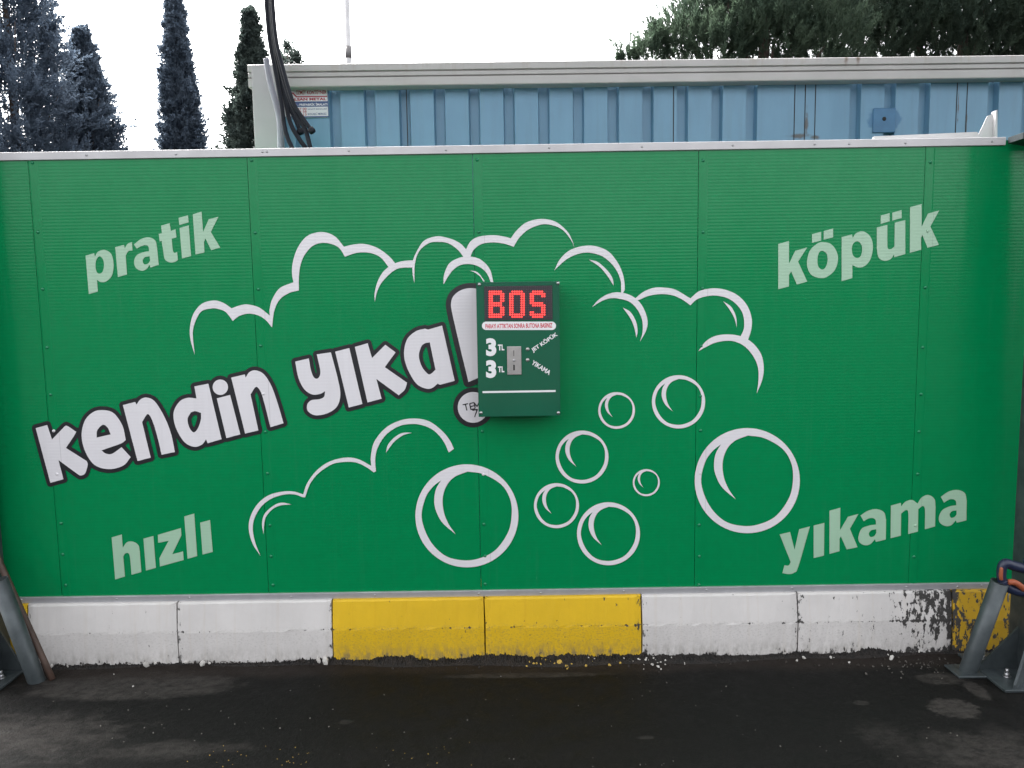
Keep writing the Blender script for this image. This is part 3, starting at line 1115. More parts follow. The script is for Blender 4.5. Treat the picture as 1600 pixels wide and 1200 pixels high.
pl = decal('instruction_label', [pill(*f6(245, 381), *f6(779, 441))], FY - .0003, M['print_white'], coin, .0003)
text('lettering', 'PARAYI ATTIKTAN SONRA BUTONA BASINIZ', f6(511, 411), 483 / 4.615, 34 / 4.615, FY - .0009, M['print_red'], pl, 0, .028)
for yy in (565, 723):
    g3 = "0,0"
    text('price_digit', '3', f6(311, yy), 74 / 4.615, 130 / 4.615, FY - .0005, M['print_white'], coin, 0, .055)
    text('price_unit', 'TL', f6(383, yy + 2), 46 / 4.615, 42 / 4.615, FY - .0005, M['print_white'], coin, 0, .035)
text('button_lettering', 'JET KÖPÜK', f6(696, 530), 218 / 4.615, 42 / 4.615, FY - .0005, M['print_white'], coin, R(33), .03)
text('button_lettering', 'YIKAMA', f6(672, 712), 155 / 4.615, 34 / 4.615, FY - .0005, M['print_white'], coin, R(-33), .03)
a = at(*f6(249, 882), FY); b = at(*f6(776, 889), FY)
box('printed_line', a.x, b.x, FY - .0006, FY + .0002, b.z + .0006, a.z - .0002, M['print_white'], coin)
a = at(*f6(425, 560), FY); b = at(*f6(530, 762), FY)
cp = box('coin_plate', a.x, b.x, -BXD - .004, FY, b.z, a.z, M['steel'], coin, .0012, 2)
sm = dome_mesh('plate_screw', .0026, .0018, M['screw'])
for x, y in ((434, 574), (519, 574), (436, 744), (520, 744)):
    p = at(*f6(x, y), -BXD - .004)
    mesh_obj('plate_screw', sm, None, cp, (p.x, -BXD - .004, p.z))
p = at(*f6(476, 660), -BXD - .004)
mesh_obj('return_button', dome_mesh('return_button', .006, .005, M['screw'], 14), None, cp, (p.x, -BXD - .004, p.z))
a = at(*f6(472, 588), -BXD - .004); b = at(*f6(477, 630), -BXD - .004)
box('coin_slot', a.x, b.x, -BXD - .0044, -BXD - .002, b.z, a.z, M['slot'], cp)
a = at(*f6(470, 692), -BXD - .004); b = at(*f6(482, 732), -BXD - .004)
box('coin_return', a.x, b.x, -BXD - .0044, -BXD - .002, b.z, a.z, M['slot'], cp)
bt_me = dome_mesh('push_button', .0082, .006, M['steel'], 16)
for x, y in ((574, 580), (574, 657)):
    p = at(*f6(x, y), -BXD)
    mesh_obj('push_button', bt_me, None, coin, (p.x, -BXD, p.z))
p = at(*f6(694, 576), FY)
mesh_obj('lock_hole', dome_mesh('lock_hole', .0025, .0012, M['slot']), None, coin, (p.x, -BXD, p.z))

# ------------------------------------------------------------------ blue container cabin
CYL, CYR = .52, .56                     # wall distance left / right (slightly turned)


def cy(x): return CYL + (CYR - CYL) * (x + 1.3) / 4.2


cab_x0 = at(397, 180, .5).x
cab_x1 = 4.6
blue_m, g = new_mat('blue_paint', .42)
pos = g.new('ShaderNodeNewGeometry').outputs['Position']
n1 = g.noise(g.scalev(pos, (3, 3, 1)), 3, 5)
n2 = g.noise(g.scalev(pos, (14, 14, 1.2)), 2.2, 6, .6)
c = g.mix(g.rng(n1, .3, .7), (.140, .285, .42), (.120, .250, .375))
sepx = g.new('ShaderNodeSeparateXYZ')
g.nt.links.new(pos, sepx.inputs[0])
rust = None
for (px, py, rx, rz) in ((1261, 190, .012, .075), (1512, 196, .006, .09), (1500, 160, .004, .10), (1259, 140, .006, .02), (1248, 212, .06, .016), (1275, 214, .03, .012)):
    v = at(px, py, .54)
    dx = g.math('DIVIDE', g.math('SUBTRACT', sepx.outputs[0], v.x), rx)
    dz = g.math('DIVIDE', g.math('SUBTRACT', sepx.outputs[2], v.z), rz)
    d = g.math('SQRT', g.math('ADD', g.math('MULTIPLY', dx, dx), g.math('MULTIPLY', dz, dz)))
    d = g.math('ADD', d, g.math('MULTIPLY', g.math('SUBTRACT', g.noise(pos, 30, 5), .5), 1.6))
    q = g.rng(d, .4, 1.0, 1, 0)
    rust = q if rust is None else g.math('MAXIMUM', rust, q)
c = g.mix(g.math('MULTIPLY', g.rng(n2, .5, .75), .35), c, (.115, .205, .28))
c = g.mix(g.math('MULTIPLY', rust, .8), c, (.075, .05, .03))
v = at(1383, 186, .54)                  # darker fresh paint round the patch
dx = g.math('DIVIDE', g.math('SUBTRACT', sepx.outputs[0], v.x), .09)
dz = g.math('DIVIDE', g.math('SUBTRACT', sepx.outputs[2], v.z), .062)
d = g.math('SQRT', g.math('ADD', g.math('MULTIPLY', dx, dx), g.math('MULTIPLY', dz, dz)))
d = g.math('ADD', d, g.math('MULTIPLY', g.math('SUBTRACT', g.noise(pos, 18, 4), .5), .6))
c = g.mix(g.rng(d, .85, 1.0, .8, 0), c, (.045, .15, .29))
g.nt.links.new(c, g.b.inputs['Base Color'])
g.bump(g.noise(pos, 9, 3), .12, .01)
M['blue'] = blue_m

ZR = at(800, 96, .46).z                 # roof trim top
cabn = empty('container_cabin', (1.6, 1.7, 0), 'blue corrugated metal container cabin with white roof trim behind the green wall', 'cabin')
# corrugated front: wide outer flats and narrow recessed grooves
V, F = [], []
prof = []
per_px = 54.3
x = 533 - per_px * 2
while x < 2400:
    for dx_, rec in ((0, 0), (36.5, 0), (38.5, 1), (52, 1)):
        xx = x + dx_
        flat = (1222 < xx < 1292) or (1486 < xx < 1545)
        prof.append((xx, 0 if flat else rec))
    x += per_px
for px, rec in prof:
    p = at(px, 180, .53)
    X = max(cab_x0 + .02, min(p.x, cab_x1))
    Y = cy(X) + rec * .036
    V += [(X, Y, .1), (X, Y, ZR - .05)]
for i in range(len(prof) - 1):
    F.append((2 * i, 2 * i + 2, 2 * i + 3, 2 * i + 1))
obj('front_wall', V, F, M['blue'], cabn)
for px in (636, 1053, 1243, 1259.5, 1275.5, 1498, 1514):
    p = at(px, 180, .53)
    box('wall_seam', p.x - .0022, p.x + .0022, cy(p.x) - .0012, cy(p.x) + .003, 1.6, ZR - .09, M['slot'], cabn)
bm = bmesh.new()
bm_box(bm, cab_x0 + .012, cab_x1, .64, 2.9, .1, ZR - .06)
bmobj('body', bm, M['blue'], cabn)
bm = bmesh.new()
bm_box(bm, cab_x0 - .02, cab_x1 + .1, .66, 3.0, ZR - .045, ZR - .008, .004)
bmobj('roof', bm, M['white_metal'], cabn)
# folded roof trim with two grooves
trim_m, g = new_mat('stained_white_trim', .42)
pos = g.new('ShaderNodeNewGeometry').outputs['Position']
sp2 = g.new('ShaderNodeSeparateXYZ'); g.nt.links.new(pos, sp2.inputs[0])
st_n = g.noise(g.scalev(pos, (9, 1, 1.0)), 3.0, 6, .65)
topm = g.rng(sp2.outputs[2], ZR - .06, ZR, .15, 1)
c = g.mix(g.rng(g.noise(pos, 4, 4), .3, .7), (.45, .435, .43), (.39, .38, .37))
c = g.mix(g.math('MULTIPLY', g.math('MULTIPLY', g.rng(st_n, .52, .75), topm), .6), c, (.30, .24, .18))
for px in (1325, 1344):
    v = at(px, 97, .45)
    dx = g.math('ABSOLUTE', g.math('DIVIDE', g.math('SUBTRACT', sp2.outputs[0], v.x), .012))
    dx = g.math('ADD', dx, g.math('MULTIPLY', g.math('SUBTRACT', g.noise(pos, 40, 4), .5), 1.5))
    c = g.mix(g.math('MULTIPLY', g.rng(dx, .2, 1, .8, 0), g.rng(sp2.outputs[2], ZR - .05, ZR - .01)), c, (.12, .06, .025))
g.nt.links.new(c, g.b.inputs['Base Color'])
M['trim'] = trim_m
prof = [(.075, 0), (0.004, 0), (0, -.003), (0, -.033), (.012, -.037), (.004, -.041), (.004, -.058), (.016, -.062), (.002, -.066), (.002, -.103), (.006, -.107), (.075, -.107)]
tx0, tx1 = cab_x0 - .004, cab_x1
V, F = [], []
for X in (tx0, tx1):
    for (y, z) in prof: V.append((X, cy(X) - .075 + y, ZR + z))
n = len(prof)
for k in range(n - 1): F.append((k, k + 1, n + k + 1, n + k))
F.append(tuple(range(n))); F.append(tuple(range(2 * n - 1, n - 1, -1)))
obj('roof_trim', V, F, M['trim'], cabn)
pa, pb = at(397, 160, .46), at(436, 160, .46)
box('corner_post', pa.x, pb.x, cy(pa.x) - .085, cy(pa.x) + .06, .1, ZR - .003, mat('post_white', (.38, .37, .38), .45, var=.06, vscale=5), cabn, .006, 2)
pa, pb = at(1367, 168, .53), at(1401, 206, .53)
cpn = box('cover_plate', pa.x, pb.x, cy(pa.x) - .008, cy(pa.x) + .005, pb.z, pa.z, mat('patch_blue', (.05, .155, .29), .45, var=.12, vscale=12), cabn, .003)
p = at(1385, 184, .52)
mesh_obj('bolt_hole', dome_mesh('bolt_hole', .011, .004, M['slot'], 9), None, cpn, (p.x, cy(p.x) - .008, p.z))

# sign on the cabin
SY = cy(-.95) - .006
s0, s1 = at(441, 138.5, SY), at(513, 183.5, SY)
sign = empty('company_sign', ((s0.x + s1.x) / 2, SY, s1.z), 'small white sign with red and blue lettering on the blue cabin wall', 'sign')
box('sign_plate', s0.x, s1.x, SY - .003, SY + .002, s1.z, s0.z, mat('sign_white', (.66, .66, .69), .4), sign, .001)
sgb = mat('sign_blue', (.035, .07, .20), .4)
sgr = mat('sign_red', (.36, .03, .05), .4)
SY2 = SY - .0036


def f5(x, y): return (400 + x / 8, 90 + y / 8)


a, b = at(*f5(335, 553), SY2), at(*f5(900, 612), SY2)
bb = box('blue_band', a.x, b.x, SY2 - .0003, SY2 + .0004, b.z, a.z, sgb, sign)
for (x0, y0, x1, y1) in ((330, 385, 905, 392), (330, 738, 905, 744), (900, 385, 907, 744)):
    a, b = at(*f5(x0, y0), SY2), at(*f5(x1, y1), SY2)
    box('border_line', a.x, b.x, SY2 - .0003, SY2 + .0004, b.z, a.z, sgb, sign)
text('lettering', 'İZMİT KONTEYNER', f5(692, 427), 378 / 8, 62 / 8, SY2, sgr, sign, 0, .03)
text('lettering', 'OLSAN METAL', f5(650, 520), 460 / 8, 34 / 8, SY2, sgr, sign, 0, .05)
text('lettering', 'ER - PREFABRİK İMALATI', f5(680, 583), 425 / 8, 36 / 8, SY2 - .0008, mat('sign_print', (.7, .7, .72), .4), bb, 0, .03)
for s_, yy in (('47 00', 642), ('68 58', 675), ('72 13', 712)): text('lettering', s_, f5(575, yy), 115 / 8, 28 / 8, SY2, sgr, sign, 0, .02)
text('lettering', 'SANAYİ MAHALLESİ', f5(765, 640), 240 / 8, 20 / 8, SY2, sgb, sign, 0, .02)
text('lettering', 'KOCAELİ MERKEZ', f5(765, 700), 235 / 8, 34 / 8, SY2, sgb, sign, 0, .02)
decal('red_line', [[f5(*q) for q in ((385, 408), (430, 440), (465, 438), (512, 482), (888, 478), (888, 492), (500, 498), (458, 452), (425, 456), (385, 425))]], SY2, sgr, sign, .0003)

# ------------------------------------------------------------------ hoses between wall and cabin
HY = .30


def hose(px_pts, rad, label, Y0=HY, mtl=None, name='hose', group='black hoses hanging behind the green wall', cat='hose'):
    P = [Vector(at(p[0], p[1], Y0 + (p[2] if len(p) > 2 else 0))) for p in px_pts]
    Q = [Vector(q) for q in crom([tuple(p) for p in P], 8)]
    o = tube(name, Q, rad, mtl or M['hose'], None, 10)
    tag(o, label, cat, group)
    return o


hose([(409, -190), (413, -60), (420, 50), (432, 120), (440, 165), (444, 195), (450, 217), (466, 250)], .0105, 'black hose, leftmost of the bundle, curving behind the wall edge')
hose([(414, -190), (417, -60), (424, 50), (437, 120), (447, 165), (453, 190), (464, 212), (490, 248)], .0105, 'black hose with the widest sag, second from the left in the bundle', HY + .02)
hose([(418, -190), (421, -60), (428, 50), (441, 115), (455, 160), (466, 185), (478, 205), (488, 245)], .0105, 'black hose dropping behind the wall right of the two plugs', HY - .02)


def plugged(px_pts, rad, plug_px, label, Y0):
    P = [Vector(at(p[0], p[1], Y0)) for p in px_pts]
    Q = [Vector(q) for q in crom([tuple(p) for p in P], 8)]
    root = empty('hose', P[-1], label, 'hose', 'black hoses hanging behind the green wall')
    tube('hose_line', Q, rad, M['hose'], root, 10)
    d = (Q[-1] - Q[-3]).normalized()
    c = Vector(at(plug_px[0], plug_px[1], Y0))
    bm = bmesh.new()
    bm_tube(bm, [c - d * .016, c - d * .012, c + d * .004, c + d * .012, c + d * .015], [.009, .015, .0165, .014, .004], 14)
    bmobj('end_plug', bm, M['hose'], root)


plugged([(411, -190), (415, -60), (422, 50), (436, 115), (449, 160), (460, 184), (468, 202)], .0095, (469.5, 206), 'black hose ending in the left round plug in front of the cabin wall', HY + .035)
plugged([(420, -190), (423, -60), (430, 50), (443, 110), (458, 160), (472, 183), (484, 200)], .0095, (487, 204), 'black hose ending in the right round plug in front of the cabin wall', HY - .04)
hose([(416, 92), (419, 112), (425, 140), (432, 165), (437, 192), (438, 240)], .0145, 'grey corrugated conduit beside the cabin corner post', .36, M['conduit'], 'conduit', None, 'conduit')

# ------------------------------------------------------------------ white flashing behind the wall, right
fl = empty('metal_flashing', at(1450, 214, .16), 'white folded metal flashing behind the wall top at right', 'flashing')


def quadprism(name, px4, Y, th, m, parent):
    bm = bmesh.new()
    A = [at(x, y, Y) for x, y in px4]
    Bq = [p + Vector((0, th, 0)) for p in A]
    bm_hull(bm, A, Bq)
    bmesh.ops.recalc_face_normals(bm, faces=bm.faces)
    return bmobj(name, bm, m, parent)


quadprism('ledge', [(1366, 213), (1527, 206), (1540, 230), (1366, 230)], .12, .02, M['white_metal'], fl)
quadprism('upstand', [(1527, 214), (1543, 181), (1552, 178), (1552, 225), (1527, 225)], .15, .004, M['white_metal'], fl)
quadprism('end_flange', [(1555.5, 173), (1558.5, 171.5), (1558.5, 225), (1555.5, 225)], .13, .03, M['white_metal'], fl)

# ------------------------------------------------------------------ steel columns with base plates
def column(side, tipx, tipy, edgex, label):
    """side +1 right, -1 left. square post on a bolted base plate with gussets"""
    tip = ground(tipx, tipy)
    yc = tip.y
    W = .135
    xe = at(edgex, 700, yc + W / 2).x
    xc = xe + side * W / 2
    root = empty('steel_column', (xc, yc, 0), label, 'column', 'steel canopy columns')
    bm = bmesh.new()
    bm_box(bm, xc - W / 2, xc + W / 2, yc - W / 2, yc + W / 2, .012, 4.0, .01, 3)
    bmobj('post', bm, M['galv'], root)
    hx = abs(xc - tip.x)
    pl_ = box('base_plate', xc - hx, xc + hx, yc - .19, yc + .15, .001, .013, M['galv'], root, .002)
    bm = bmesh.new()
    bx_ = xc - side * W / 2
    bm_hull(bm, [(bx_, yc - .005, .013), (tip.x + side * .004, yc - .005, .013), (tip.x + side * .004, yc - .005, .026), (bx_, yc - .005, .20)],
            [(bx_, yc + .005, .013), (tip.x + side * .004, yc + .005, .013), (tip.x + side * .004, yc + .005, .026), (bx_, yc + .005, .20)])
    bmesh.ops.recalc_face_normals(bm, faces=bm.faces)
    bmobj('gusset', bm, M['galv'], root)
    bm = bmesh.new()
    c0 = Vector((xc - side * (W / 2 - .012), yc - W / 2 + .004, 0))
    c1 = Vector((xc - side * hx * .80, yc - .176, 0))
    nn = Vector((c1.y - c0.y, c0.x - c1.x, 0)).normalized() * .005
    bm_hull(bm, [c0 - nn + Vector((0, 0, .013)), c1 - nn + Vector((0, 0, .013)), c1 - nn + Vector((0, 0, .026)), c0 - nn + Vector((0, 0, .20))],
            [c0 + nn + Vector((0, 0, .013)), c1 + nn + Vector((0, 0, .013)), c1 + nn + Vector((0, 0, .026)), c0 + nn + Vector((0, 0, .20))])
    bmesh.ops.recalc_face_normals(bm, faces=bm.faces)
    bmobj('gusset', bm, M['galv'], root)
    bmh = bmesh.new()
    bm_tube(bmh, [(0, 0, 0), (0, 0, .004)], .016, 14)
    bm_tube(bmh, [(0, 0, .004), (0, 0, .018)], .012, 6)
    bm_tube(bmh, [(0, 0, .018), (0, 0, .035)], .007, 10)
    me = bpy.data.meshes.new('bolt')
    bmh.to_mesh(me); bmh.free()
    me.materials.append(M['screw'])
    for sx, yy in ((-side, yc - .075), (side, yc - .12), (-side, yc + .09), (side, yc + .09)):
        mesh_obj('bolt', me, None, pl_, (xc + sx * hx * .78 if sx != -side else xc - side * hx * .66, yy, .013))
    return root, xc, yc, W


colR, xr, yr, W = column(1, 1527, 1049, 1590, 'galvanised square steel column at the right edge beside the navy spray gun')
colL, xl, yl, W = column(-1, 38, 1051, -8, 'galvanised square steel column at the left edge beside the brown stick')
pa, pb = at(1577, 209, -.02), at(1600, 236, -.02)
bm = bmesh.new()
bm_hull(bm, [at(1575, 224, -.012), at(1575, 215, -.012), at(1604, 205, -.012), at(1660, 200, -.012), at(1660, 226, -.012), at(1604, 229, -.012)],
        [at(x_, y_, -.012) + Vector((0, -.1, 0)) for x_, y_ in ((1575, 224), (1575, 215), (1604, 205), (1660, 200), (1660, 226), (1604, 229))])
bmesh.ops.recalc_face_normals(bm, faces=bm.faces)
bmobj('wall_bracket', bm, M['galv'], colR)

# ------------------------------------------------------------------ holders (tilted steel tubes)
def holder(bot, top, r, label, plate=True):
    root = empty('gun_holder', (bot.x, bot.y, 0), label, 'tube holder', 'tilted steel tube holders')
    d = (top - bot).normalized()
    bm = bmesh.new()
    n = 28
    ro = bm_tube(bm, [bot - d * .02, top], r, n, False)
    ri = bm_tube(bm, [top - d * .0, top - d * .25], r - .005, n, False)
    for k in range(n): bm.faces.new([ro[1][k], ro[1][(k + 1) % n], ri[0][(k + 1) % n], ri[0][k]])
    bmesh.ops.recalc_face_normals(bm, faces=bm.faces)
    inner = set(ri[0]) | set(ri[1])
    for f in bm.faces:
        if all(v in inner for v in f.verts): f.material_index = 1
    tb = bmobj('tube', bm, M['galv'], root)
    tb.data.materials.append(M['bore_shade'])
    tube('tube_bottom', [top - d * .24, top - d * .235], r - .006, M['bore_shade'], root, 20)
    if plate:
        bm = bmesh.new()
        bm_box(bm, bot.x - .07, bot.x + .075, bot.y - .055, bot.y + .06, .001, .010, .002)
        bmobj('foot_plate', bm, M['galv'], root)
    return root, d


br = ground(1512, 1051)
tr = at(1562.5, 909, br.y - .07)
holder(br + Vector((0, 0, .008)), tr, .0345, 'tilted galvanised tube holding the navy spray gun at right')
bl_ = ground(57, 1064)
tl = at(-2, 906, bl_.y - .06)
holder(bl_ + Vector((0, 0, .006)), tl, .0345, 'tilted galvanised tube with open mouth at the left edge', False)

# stick leaning at left
sb = ground(82, 1062)
st_top = at(-45, 780, sb.y + .07)
sk = tube('stick', [sb + (st_top - sb) * t for t in [i / 10 for i in range(11)]], .0135, M['wood'], None, 12)
tag(sk, 'brown wooden stick leaning against the left steel tube', 'stick')

# spray gun in the right holder
gr = br.y - .075
gun = empty('spray_gun', at(1570, 925, gr), 'navy and orange spray gun handle standing in the right tube holder', 'spray gun')


def f2(x, y, dy=0.0): return at(1400 + x / 4.285, 840 + y / 4.285, gr + dy)


bm = bmesh.new()
rg = lambda *p: [tuple(f2(*q)) for q in p]
L = [Vector(q) for q in crom(rg((712, 300), (705, 250), (712, 195), (735, 172), (775, 185), (830, 200), (900, 215)), 6)]
bm_tube(bm, L, [.0175 + .005 * i / len(L) for i in range(len(L))], 14)
L = [Vector(q) for q in crom(rg((712, 285), (735, 325), (790, 352), (850, 365), (910, 372)), 6)]
bm_tube(bm, L, .020, 14)
L = [Vector(q) for q in crom(rg((715, 300), (690, 370), (660, 470)), 6)]
bm_tube(bm, L, .011, 12)
L = [Vector(q) for q in crom(rg((880, 150), (905, 250), (925, 380)), 6)]
bm_tube(bm, L, .018, 14)
bmobj('handle', bm, M['navy'], gun)
L = [Vector(q) for q in crom(rg((706, 285, -.010), (702, 250, -.012), (708, 195, -.010)), 6)]
tube('grip_pad', L, [.004] + [.008] * (len(L) - 2) + [.004], M['orange'], gun)
L = [Vector(q) for q in crom(rg((748, 300, -.016), (785, 298, -.018), (825, 318, -.018), (865, 352, -.016)), 6)]
tube('trigger', L, [.006] + [.0125] * (len(L) - 2) + [.008], M['orange'], gun)
L = [Vector(q) for q in crom(rg((752, 430), (750, 395), (760, 372), (775, 365)), 5)]
tube('hook', L, .003, M['screw'], gun, 8)

# ------------------------------------------------------------------ canopy overhead (out of frame, shades the bay)
can = empty('canopy', (0, -.5, 4.0), 'flat wash bay canopy of white sheet metal on the steel columns', 'canopy')
box('roof_sheet', -6, 6, -1.1, .15, 4.0, 4.06, M['white_metal'], can)
for x_ in (xl, xr):
    box('beam', x_ - .06, x_ + .06, -1.0, .1, 3.80, 3.995, M['galv'], can)

# unseen wall added behind the viewer, keeps low sky light off the panels
light_blocker = empty('panel_wall', (0, -7.0, 0), 'unseen grey wall added behind the viewer to block low sky light', 'wall')
box('panel', -9, 9, -7.06, -7.0, .3, 2.35, mat('blocker_sheet', (.05, .05, .05), .6), light_blocker)
box('blocker_footing', -9, 9, -7.2, -6.95, 0, .297, M['galv'], light_blocker)

# ------------------------------------------------------------------ lamp pole behind
pp = at(545, 50, 12)
pole = empty('lamp_pole', (pp.x, 12, 0), 'thin pale grey pole rising behind the cabin roof', 'pole')
tube('shaft', [(pp.x, 12, 0), (pp.x - .02, 12, 4.8), (pp.x - .03, 12, 9)], .06, M['pole'], pole, 14)
pz = at(545, 82, 12).z
tube('joint_sleeve', [(pp.x - .02, 12, pz - .11), (pp.x - .02, 12, pz + .11)], .064, mat('pole_dark', (.16, .15, .15), .6), pole, 14)
box('foot', pp.x - .2, pp.x + .2, 11.8, 12.2, 0, .03, M['galv'], pole)

# ------------------------------------------------------------------ trees
def leaf_mat(name, a, b, scale=3.0, trans=.6):
    m, g = new_mat(name, .65)
    pos = g.new('ShaderNodeNewGeometry').outputs['Position']
    g.nt.links.new(g.mix(g.rng(g.noise(pos, scale, 3), .3, .7), a, b), g.b.inputs['Base Color'])
    g.b.inputs['Specular IOR Level'].default_value = .25
    tr = g.new('ShaderNodeBsdfTranslucent')
    g.nt.links.new(g.b.inputs['Base Color'].links[0].from_socket, tr.inputs['Color'])
    ms = g.new('ShaderNodeMixShader')
    ms.inputs[0].default_value = trans
    g.nt.links.new(g.b.outputs[0], ms.inputs[1])
    g.nt.links.new(tr.outputs[0], ms.inputs[2])
    out = [n for n in g.nt.nodes if n.type == 'OUTPUT_MATERIAL'][0]
    g.nt.links.new(ms.outputs[0], out.inputs['Surface'])
    return m


def leaves_obj(name, pos, dirs, ln, wd, m, parent, seed=1):
    """one mesh of small two-triangle leaf sprays"""
    r = np.random.RandomState(seed)
    n = len(pos)
    d = dirs / np.linalg.norm(dirs, axis=1, keepdims=True)
    u = np.cross(d, r.normal(size=(n, 3)))
    u /= np.linalg.norm(u, axis=1, keepdims=True) + 1e-9
    ln = (ln * r.uniform(.6, 1.35, n))[:, None]
    wd = (wd * r.uniform(.6, 1.3, n))[:, None]
    a = pos
    b = pos + d * ln * .45 + u * wd
    c = pos + d * ln
    e = pos + d * ln * .45 - u * wd
    V = np.stack([a, b, c, e], 1).reshape(-1, 3)
    ctr = (V.min(0) + V.max(0)) / 2
    me = bpy.data.meshes.new(name)
    me.vertices.add(n * 4)
    me.vertices.foreach_set('co', (V - ctr).ravel())
    me.loops.add(n * 4)
    me.loops.foreach_set('vertex_index', np.arange(n * 4))
    me.polygons.add(n)
    me.polygons.foreach_set('loop_start', np.arange(0, n * 4, 4))
    me.polygons.foreach_set('loop_total', np.full(n, 4))
    me.update()
    me.validate()
    return mesh_obj(name, me, m, parent, ctr)


def cypress(px, Y, half_px, top_py, label, m, seed, clumps=520, per=60, loose=.3, prof=None, lz=.22, shoot=.6):
    """columnar tree: trunk, short limbs and a crown of upswept leaf sprays"""
    r = np.random.RandomState(seed)
    base = at(px, 235, Y)
    top = at(px, top_py, Y).z
    k = (at(px + 1, 235, Y) - base).x
    Rm = half_px * k
    z0 = .5
    root = empty('cypress_tree', (base.x, Y, 0), label, 'tree', 'cypress trees behind the green wall')
    bm = bmesh.new()
    bm_tube(bm, [(base.x, Y, 0), (base.x + .03, Y, top * .4), (base.x, Y, top * .92)], [.2, .13, .02], 10)
    for i in range(40):
        t = r.uniform(.1, .85)
        a = r.uniform(0, 6.28)
        rr = Rm * (prof(t) if prof else (1 - t)) * .75
        p = Vector((base.x, Y, t * top))
        bm_tube(bm, [p, p + Vector((math.cos(a) * rr * .6, math.sin(a) * rr * .6, rr * .6)), p + Vector((math.cos(a) * rr, math.sin(a) * rr, rr * 1.5))], [.03, .02, .006], 5)
    bmobj('trunk', bm, M['bark'], root)
    zlow = at(px, 330, Y).z
    t = np.concatenate([r.uniform(max(.05, zlow / top), 1.0, clumps), r.uniform(.08, max(.1, zlow / top), clumps // 6)])
    n = len(t)
    f = np.array([prof(q) for q in t])
    a = r.uniform(0, 6.28, n)
    rad = Rm * f * (1 - loose * r.rand(n) ** 1.2) * r.uniform(.82, 1.0, n) * np.sqrt(r.uniform(.12, 1, n))
    lump = 1 + .16 * np.sin(3 * a + 9 * t + seed) + .10 * np.sin(5 * a - 17 * t)
    rad *= lump
    cc = np.stack([base.x + rad * np.cos(a), Y + rad * np.sin(a), z0 + t * (top - z0)], 1)
    P = np.repeat(cc, per, 0)
    out = np.stack([np.cos(a), np.sin(a), np.zeros(n)], 1)
    # every clump is a handful of upswept shoots set with small scale sprays
    ns = 5
    sd_ = np.repeat(out, ns, 0) * r.uniform(.25, .8, (n * ns, 1)) + np.array([0, 0, .75]) + r.normal(size=(n * ns, 3)) * .32
    sd_ /= np.linalg.norm(sd_, axis=1, keepdims=True)
    sl = (np.clip(np.repeat(f, ns), .25, 1) * r.uniform(.5, 1.25, n * ns) * shoot)[:, None]
    s0 = np.repeat(cc, ns, 0) + r.normal(size=(n * ns, 3)) * .05
    u = r.uniform(0, 1, (n * ns, per // ns, 1))
    P = s0[:, None] + sd_[:, None] * sl[:, None] * u + r.normal(size=(n * ns, per // ns, 3)) * (.075 * (1.1 - u))
    D = sd_[:, None] * 1.0 + r.normal(size=P.shape) * .42
    P, D = P.reshape(-1, 3), D.reshape(-1, 3)
    leaves_obj('crown', P, D, lz, lz * .24, m, root, seed)
    return root


flareleaf = leaf_mat('flare_tinted_scales', (.095, .130, .178), (.15, .19, .245))  # pale blue lens-flare veil put into the foliage colour, here and next
flareleaf2 = leaf_mat('flare_tinted_scales_fine', (.090, .122, .165), (.142, .18, .23))
darkleaf = leaf_mat('dark_green_scales', (.045, .062, .060), (.085, .11, .095))
broad = lambda t: (0.25 + .75 * min(1, (1 - t) * 2.2)) * (1 if t < .97 else .4)
cypress(26, 19, 94, -330, 'tall broad cypress with gaps in its crown at the left edge', flareleaf, 21, 700, 240, .42, lambda t: max(.08, min(1, (1 - t) * 1.9) ** .8), .10, .85)
cypress(141, 21, 45, 52, 'shorter ragged cypress standing right of the tall broad one', flareleaf2, 34, 430, 240, .35, lambda t: max(.02, min(1, (1 - t) * 3.0) ** .85), .10, .7)
cypress(285, 22, 26, -38, 'slim dense column shaped cypress standing alone against the sky', flareleaf2, 47, 620, 240, .12, lambda t: max(.03, min(1, (1 - t) * 2.05) ** .85), .10, .5)
cypress(401, 20, 54, 24, 'pointed dark cypress right behind the cabin corner post and hoses', darkleaf, 58, 430, 240, .3, lambda t: max(.03, min(1, (1 - t) * 2.2) ** 1.0), .095, .65)


def shrub():
    r = np.random.RandomState(5)
    c = at(450, 100, 17)
    root = empty('leafy_tree', (c.x, 17, 0), 'small leafy tree top just above the cabin roof beside the hoses', 'tree')
    bm = bmesh.new()
    bm_tube(bm, [(c.x - .1, 17, 0), (c.x, 17, c.z * .6), (c.x, 17, c.z + .2)], [.1, .07, .015], 8)
    k = (at(451, 100, 17) - c).x
    cl = []
    for px, py, rr in ((455, 92, 8), (447, 96, 9), (463, 84, 4), (440, 104, 10), (460, 100, 9), (449, 70, 4), (453, 80, 5), (436, 90, 6), (466, 94, 4), (452, 116, 14)):
        p = at(px, py, 17 + r.uniform(-.3, .3))
        bm_tube(bm, [(c.x, 17, c.z - .6), p], [.02, .006], 5)
        cl.append((p, rr * k))
    bmobj('trunk', bm, M['bark'], root)
    P = np.concatenate([np.array(p)[None] + r.normal(size=(110, 3)) * rr * .8 for p, rr in cl])
    leaves_obj('crown', P, r.normal(size=P.shape) + np.array([0, 0, .4]), .085, .026, darkleaf, root, 9)


shrub()


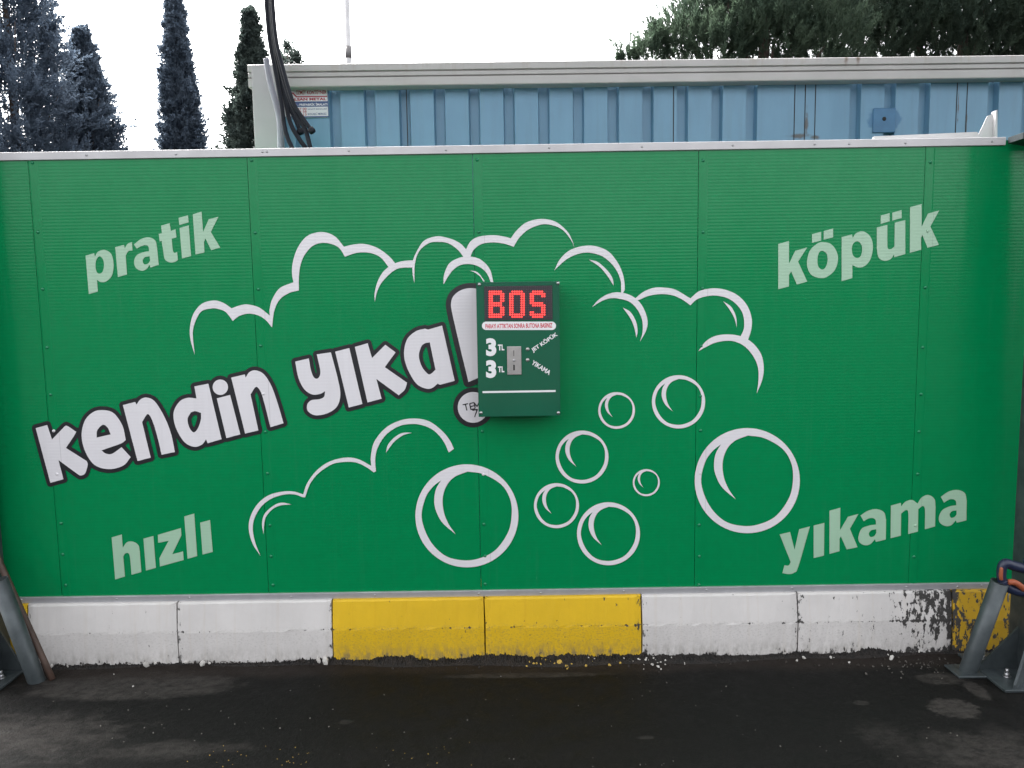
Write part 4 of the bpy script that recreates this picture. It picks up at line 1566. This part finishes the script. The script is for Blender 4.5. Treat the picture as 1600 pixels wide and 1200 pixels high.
def pine(cx_px, Y, lobes, label, seed, m, tufts, fingers=()):
    """spreading pine: every lobe of the crown is covered with upright needle tufts"""
    r = np.random.RandomState(seed)
    b = at(cx_px, 90, Y)
    root = empty('pine_tree', (b.x, Y, 0), label, 'tree', 'pine trees behind the cabin')
    bm = bmesh.new()
    bm_tube(bm, [(b.x, Y, 0), (b.x + .15, Y, b.z * .5), (b.x, Y, b.z * .85), (b.x + .1, Y, b.z * 1.15)], [.32, .26, .2, .08], 12)
    Ps, Ds = [], []
    for (px, py, rpx, dy) in lobes:
        c = np.array(at(px, py, Y + dy))
        k = (at(px + 1, py, Y + dy) - at(px, py, Y + dy)).x
        Rr = rpx * k
        bm_tube(bm, [(b.x, Y, b.z * .75), tuple((c + np.array([b.x, Y, b.z * .8])) / 2 + np.array([0, 0, -.3])), tuple(c)], [.12, .07, .02], 6)
        n = int(tufts * (rpx / 60) ** 2)
        q = r.normal(size=(n, 3))
        q /= np.linalg.norm(q, axis=1, keepdims=True)
        q = q * (r.uniform(.35, 1, (n, 1)) ** .4)
        q[:, 2] *= .8
        tp = c + q * Rr
        td = q * .6 + np.array([0, 0, .9]) + r.normal(size=q.shape) * .15
        td /= np.linalg.norm(td, axis=1, keepdims=True)
        # each tuft: a stubby brush of needles along a short upright shoot
        per = 64
        s = r.uniform(0, 1, (n, per, 1)) * r.uniform(.25, .6, (n, 1, 1))
        pos = tp[:, None, :] + td[:, None, :] * s
        dd = td[:, None, :] * 1.0 + r.normal(size=(n, per, 3)) * .45
        Ps.append(pos.reshape(-1, 3)); Ds.append(dd.reshape(-1, 3))
    for (px, py, tx, ty) in fingers:      # upright shoots standing clear of the crown
        p0_, p1_ = np.array(at(px, py + 4, Y)), np.array(at(tx, ty, Y))
        ax = (p1_ - p0_) / np.linalg.norm(p1_ - p0_)
        u = r.uniform(0, 1, (260, 1))
        Ps.append(p0_ + (p1_ - p0_) * u + r.normal(size=(260, 3)) * .012)
        Ds.append(ax + r.normal(size=(260, 3)) * .42)
    bmobj('trunk', bm, M['bark'], root)
    leaves_obj('crown', np.concatenate(Ps), np.concatenate(Ds), .14, .012, m, root, seed)


pineleaf = leaf_mat('pine_needles', (.050, .080, .056), (.090, .130, .085), 1.3, .55)
pineleaf2 = leaf_mat('pine_needles_dark', (.038, .060, .045), (.068, .098, .066), 1.3, .55)
pine(1190, 17, [(1010, 92, 24, 0), (1035, 80, 26, .3), (1075, 62, 46, 0), (1110, 30, 50, .4), (1120, 85, 50, -.3), (1160, 40, 62, 0), (1200, -20, 75, .5), (1210, 60, 65, -.3), (1250, 20, 75, .2), (1130, -25, 55, .4), (1290, 70, 60, -.2), (982, 96, 12, .1)],
     'pine with upright needle tufts, its left flank reaching out over the cabin roof', 71, pineleaf, 210, [(1027, 68, 1031, 34), (1019, 70, 1021, 42), (1023, 72, 1025, 38), (1011, 70, 1009, 52), (985, 95, 981, 76), (991, 96, 990, 78), (996, 94, 997, 75), (969, 97, 966, 88), (972, 97, 973, 86), (1060, 45, 1058, 22), (1068, 40, 1070, 12), (1075, 22, 1070, 4), (1084, 18, 1085, -6), (1006, 80, 1004, 66), (1040, 62, 1043, 48), (1052, 55, 1054, 36)])
pine(1500, 19, [(1330, 20, 80, 0), (1350, 80, 65, -.4), (1420, 40, 85, -.2), (1440, -30, 95, .3), (1500, 60, 80, -.3), (1540, 0, 100, 0), (1600, 50, 90, -.2), (1660, 20, 100, 0), (1330, -50, 80, .4), (1700, 80, 80, 0)],
     'darker dense pine filling the top right corner behind the cabin', 83, pineleaf2, 210)
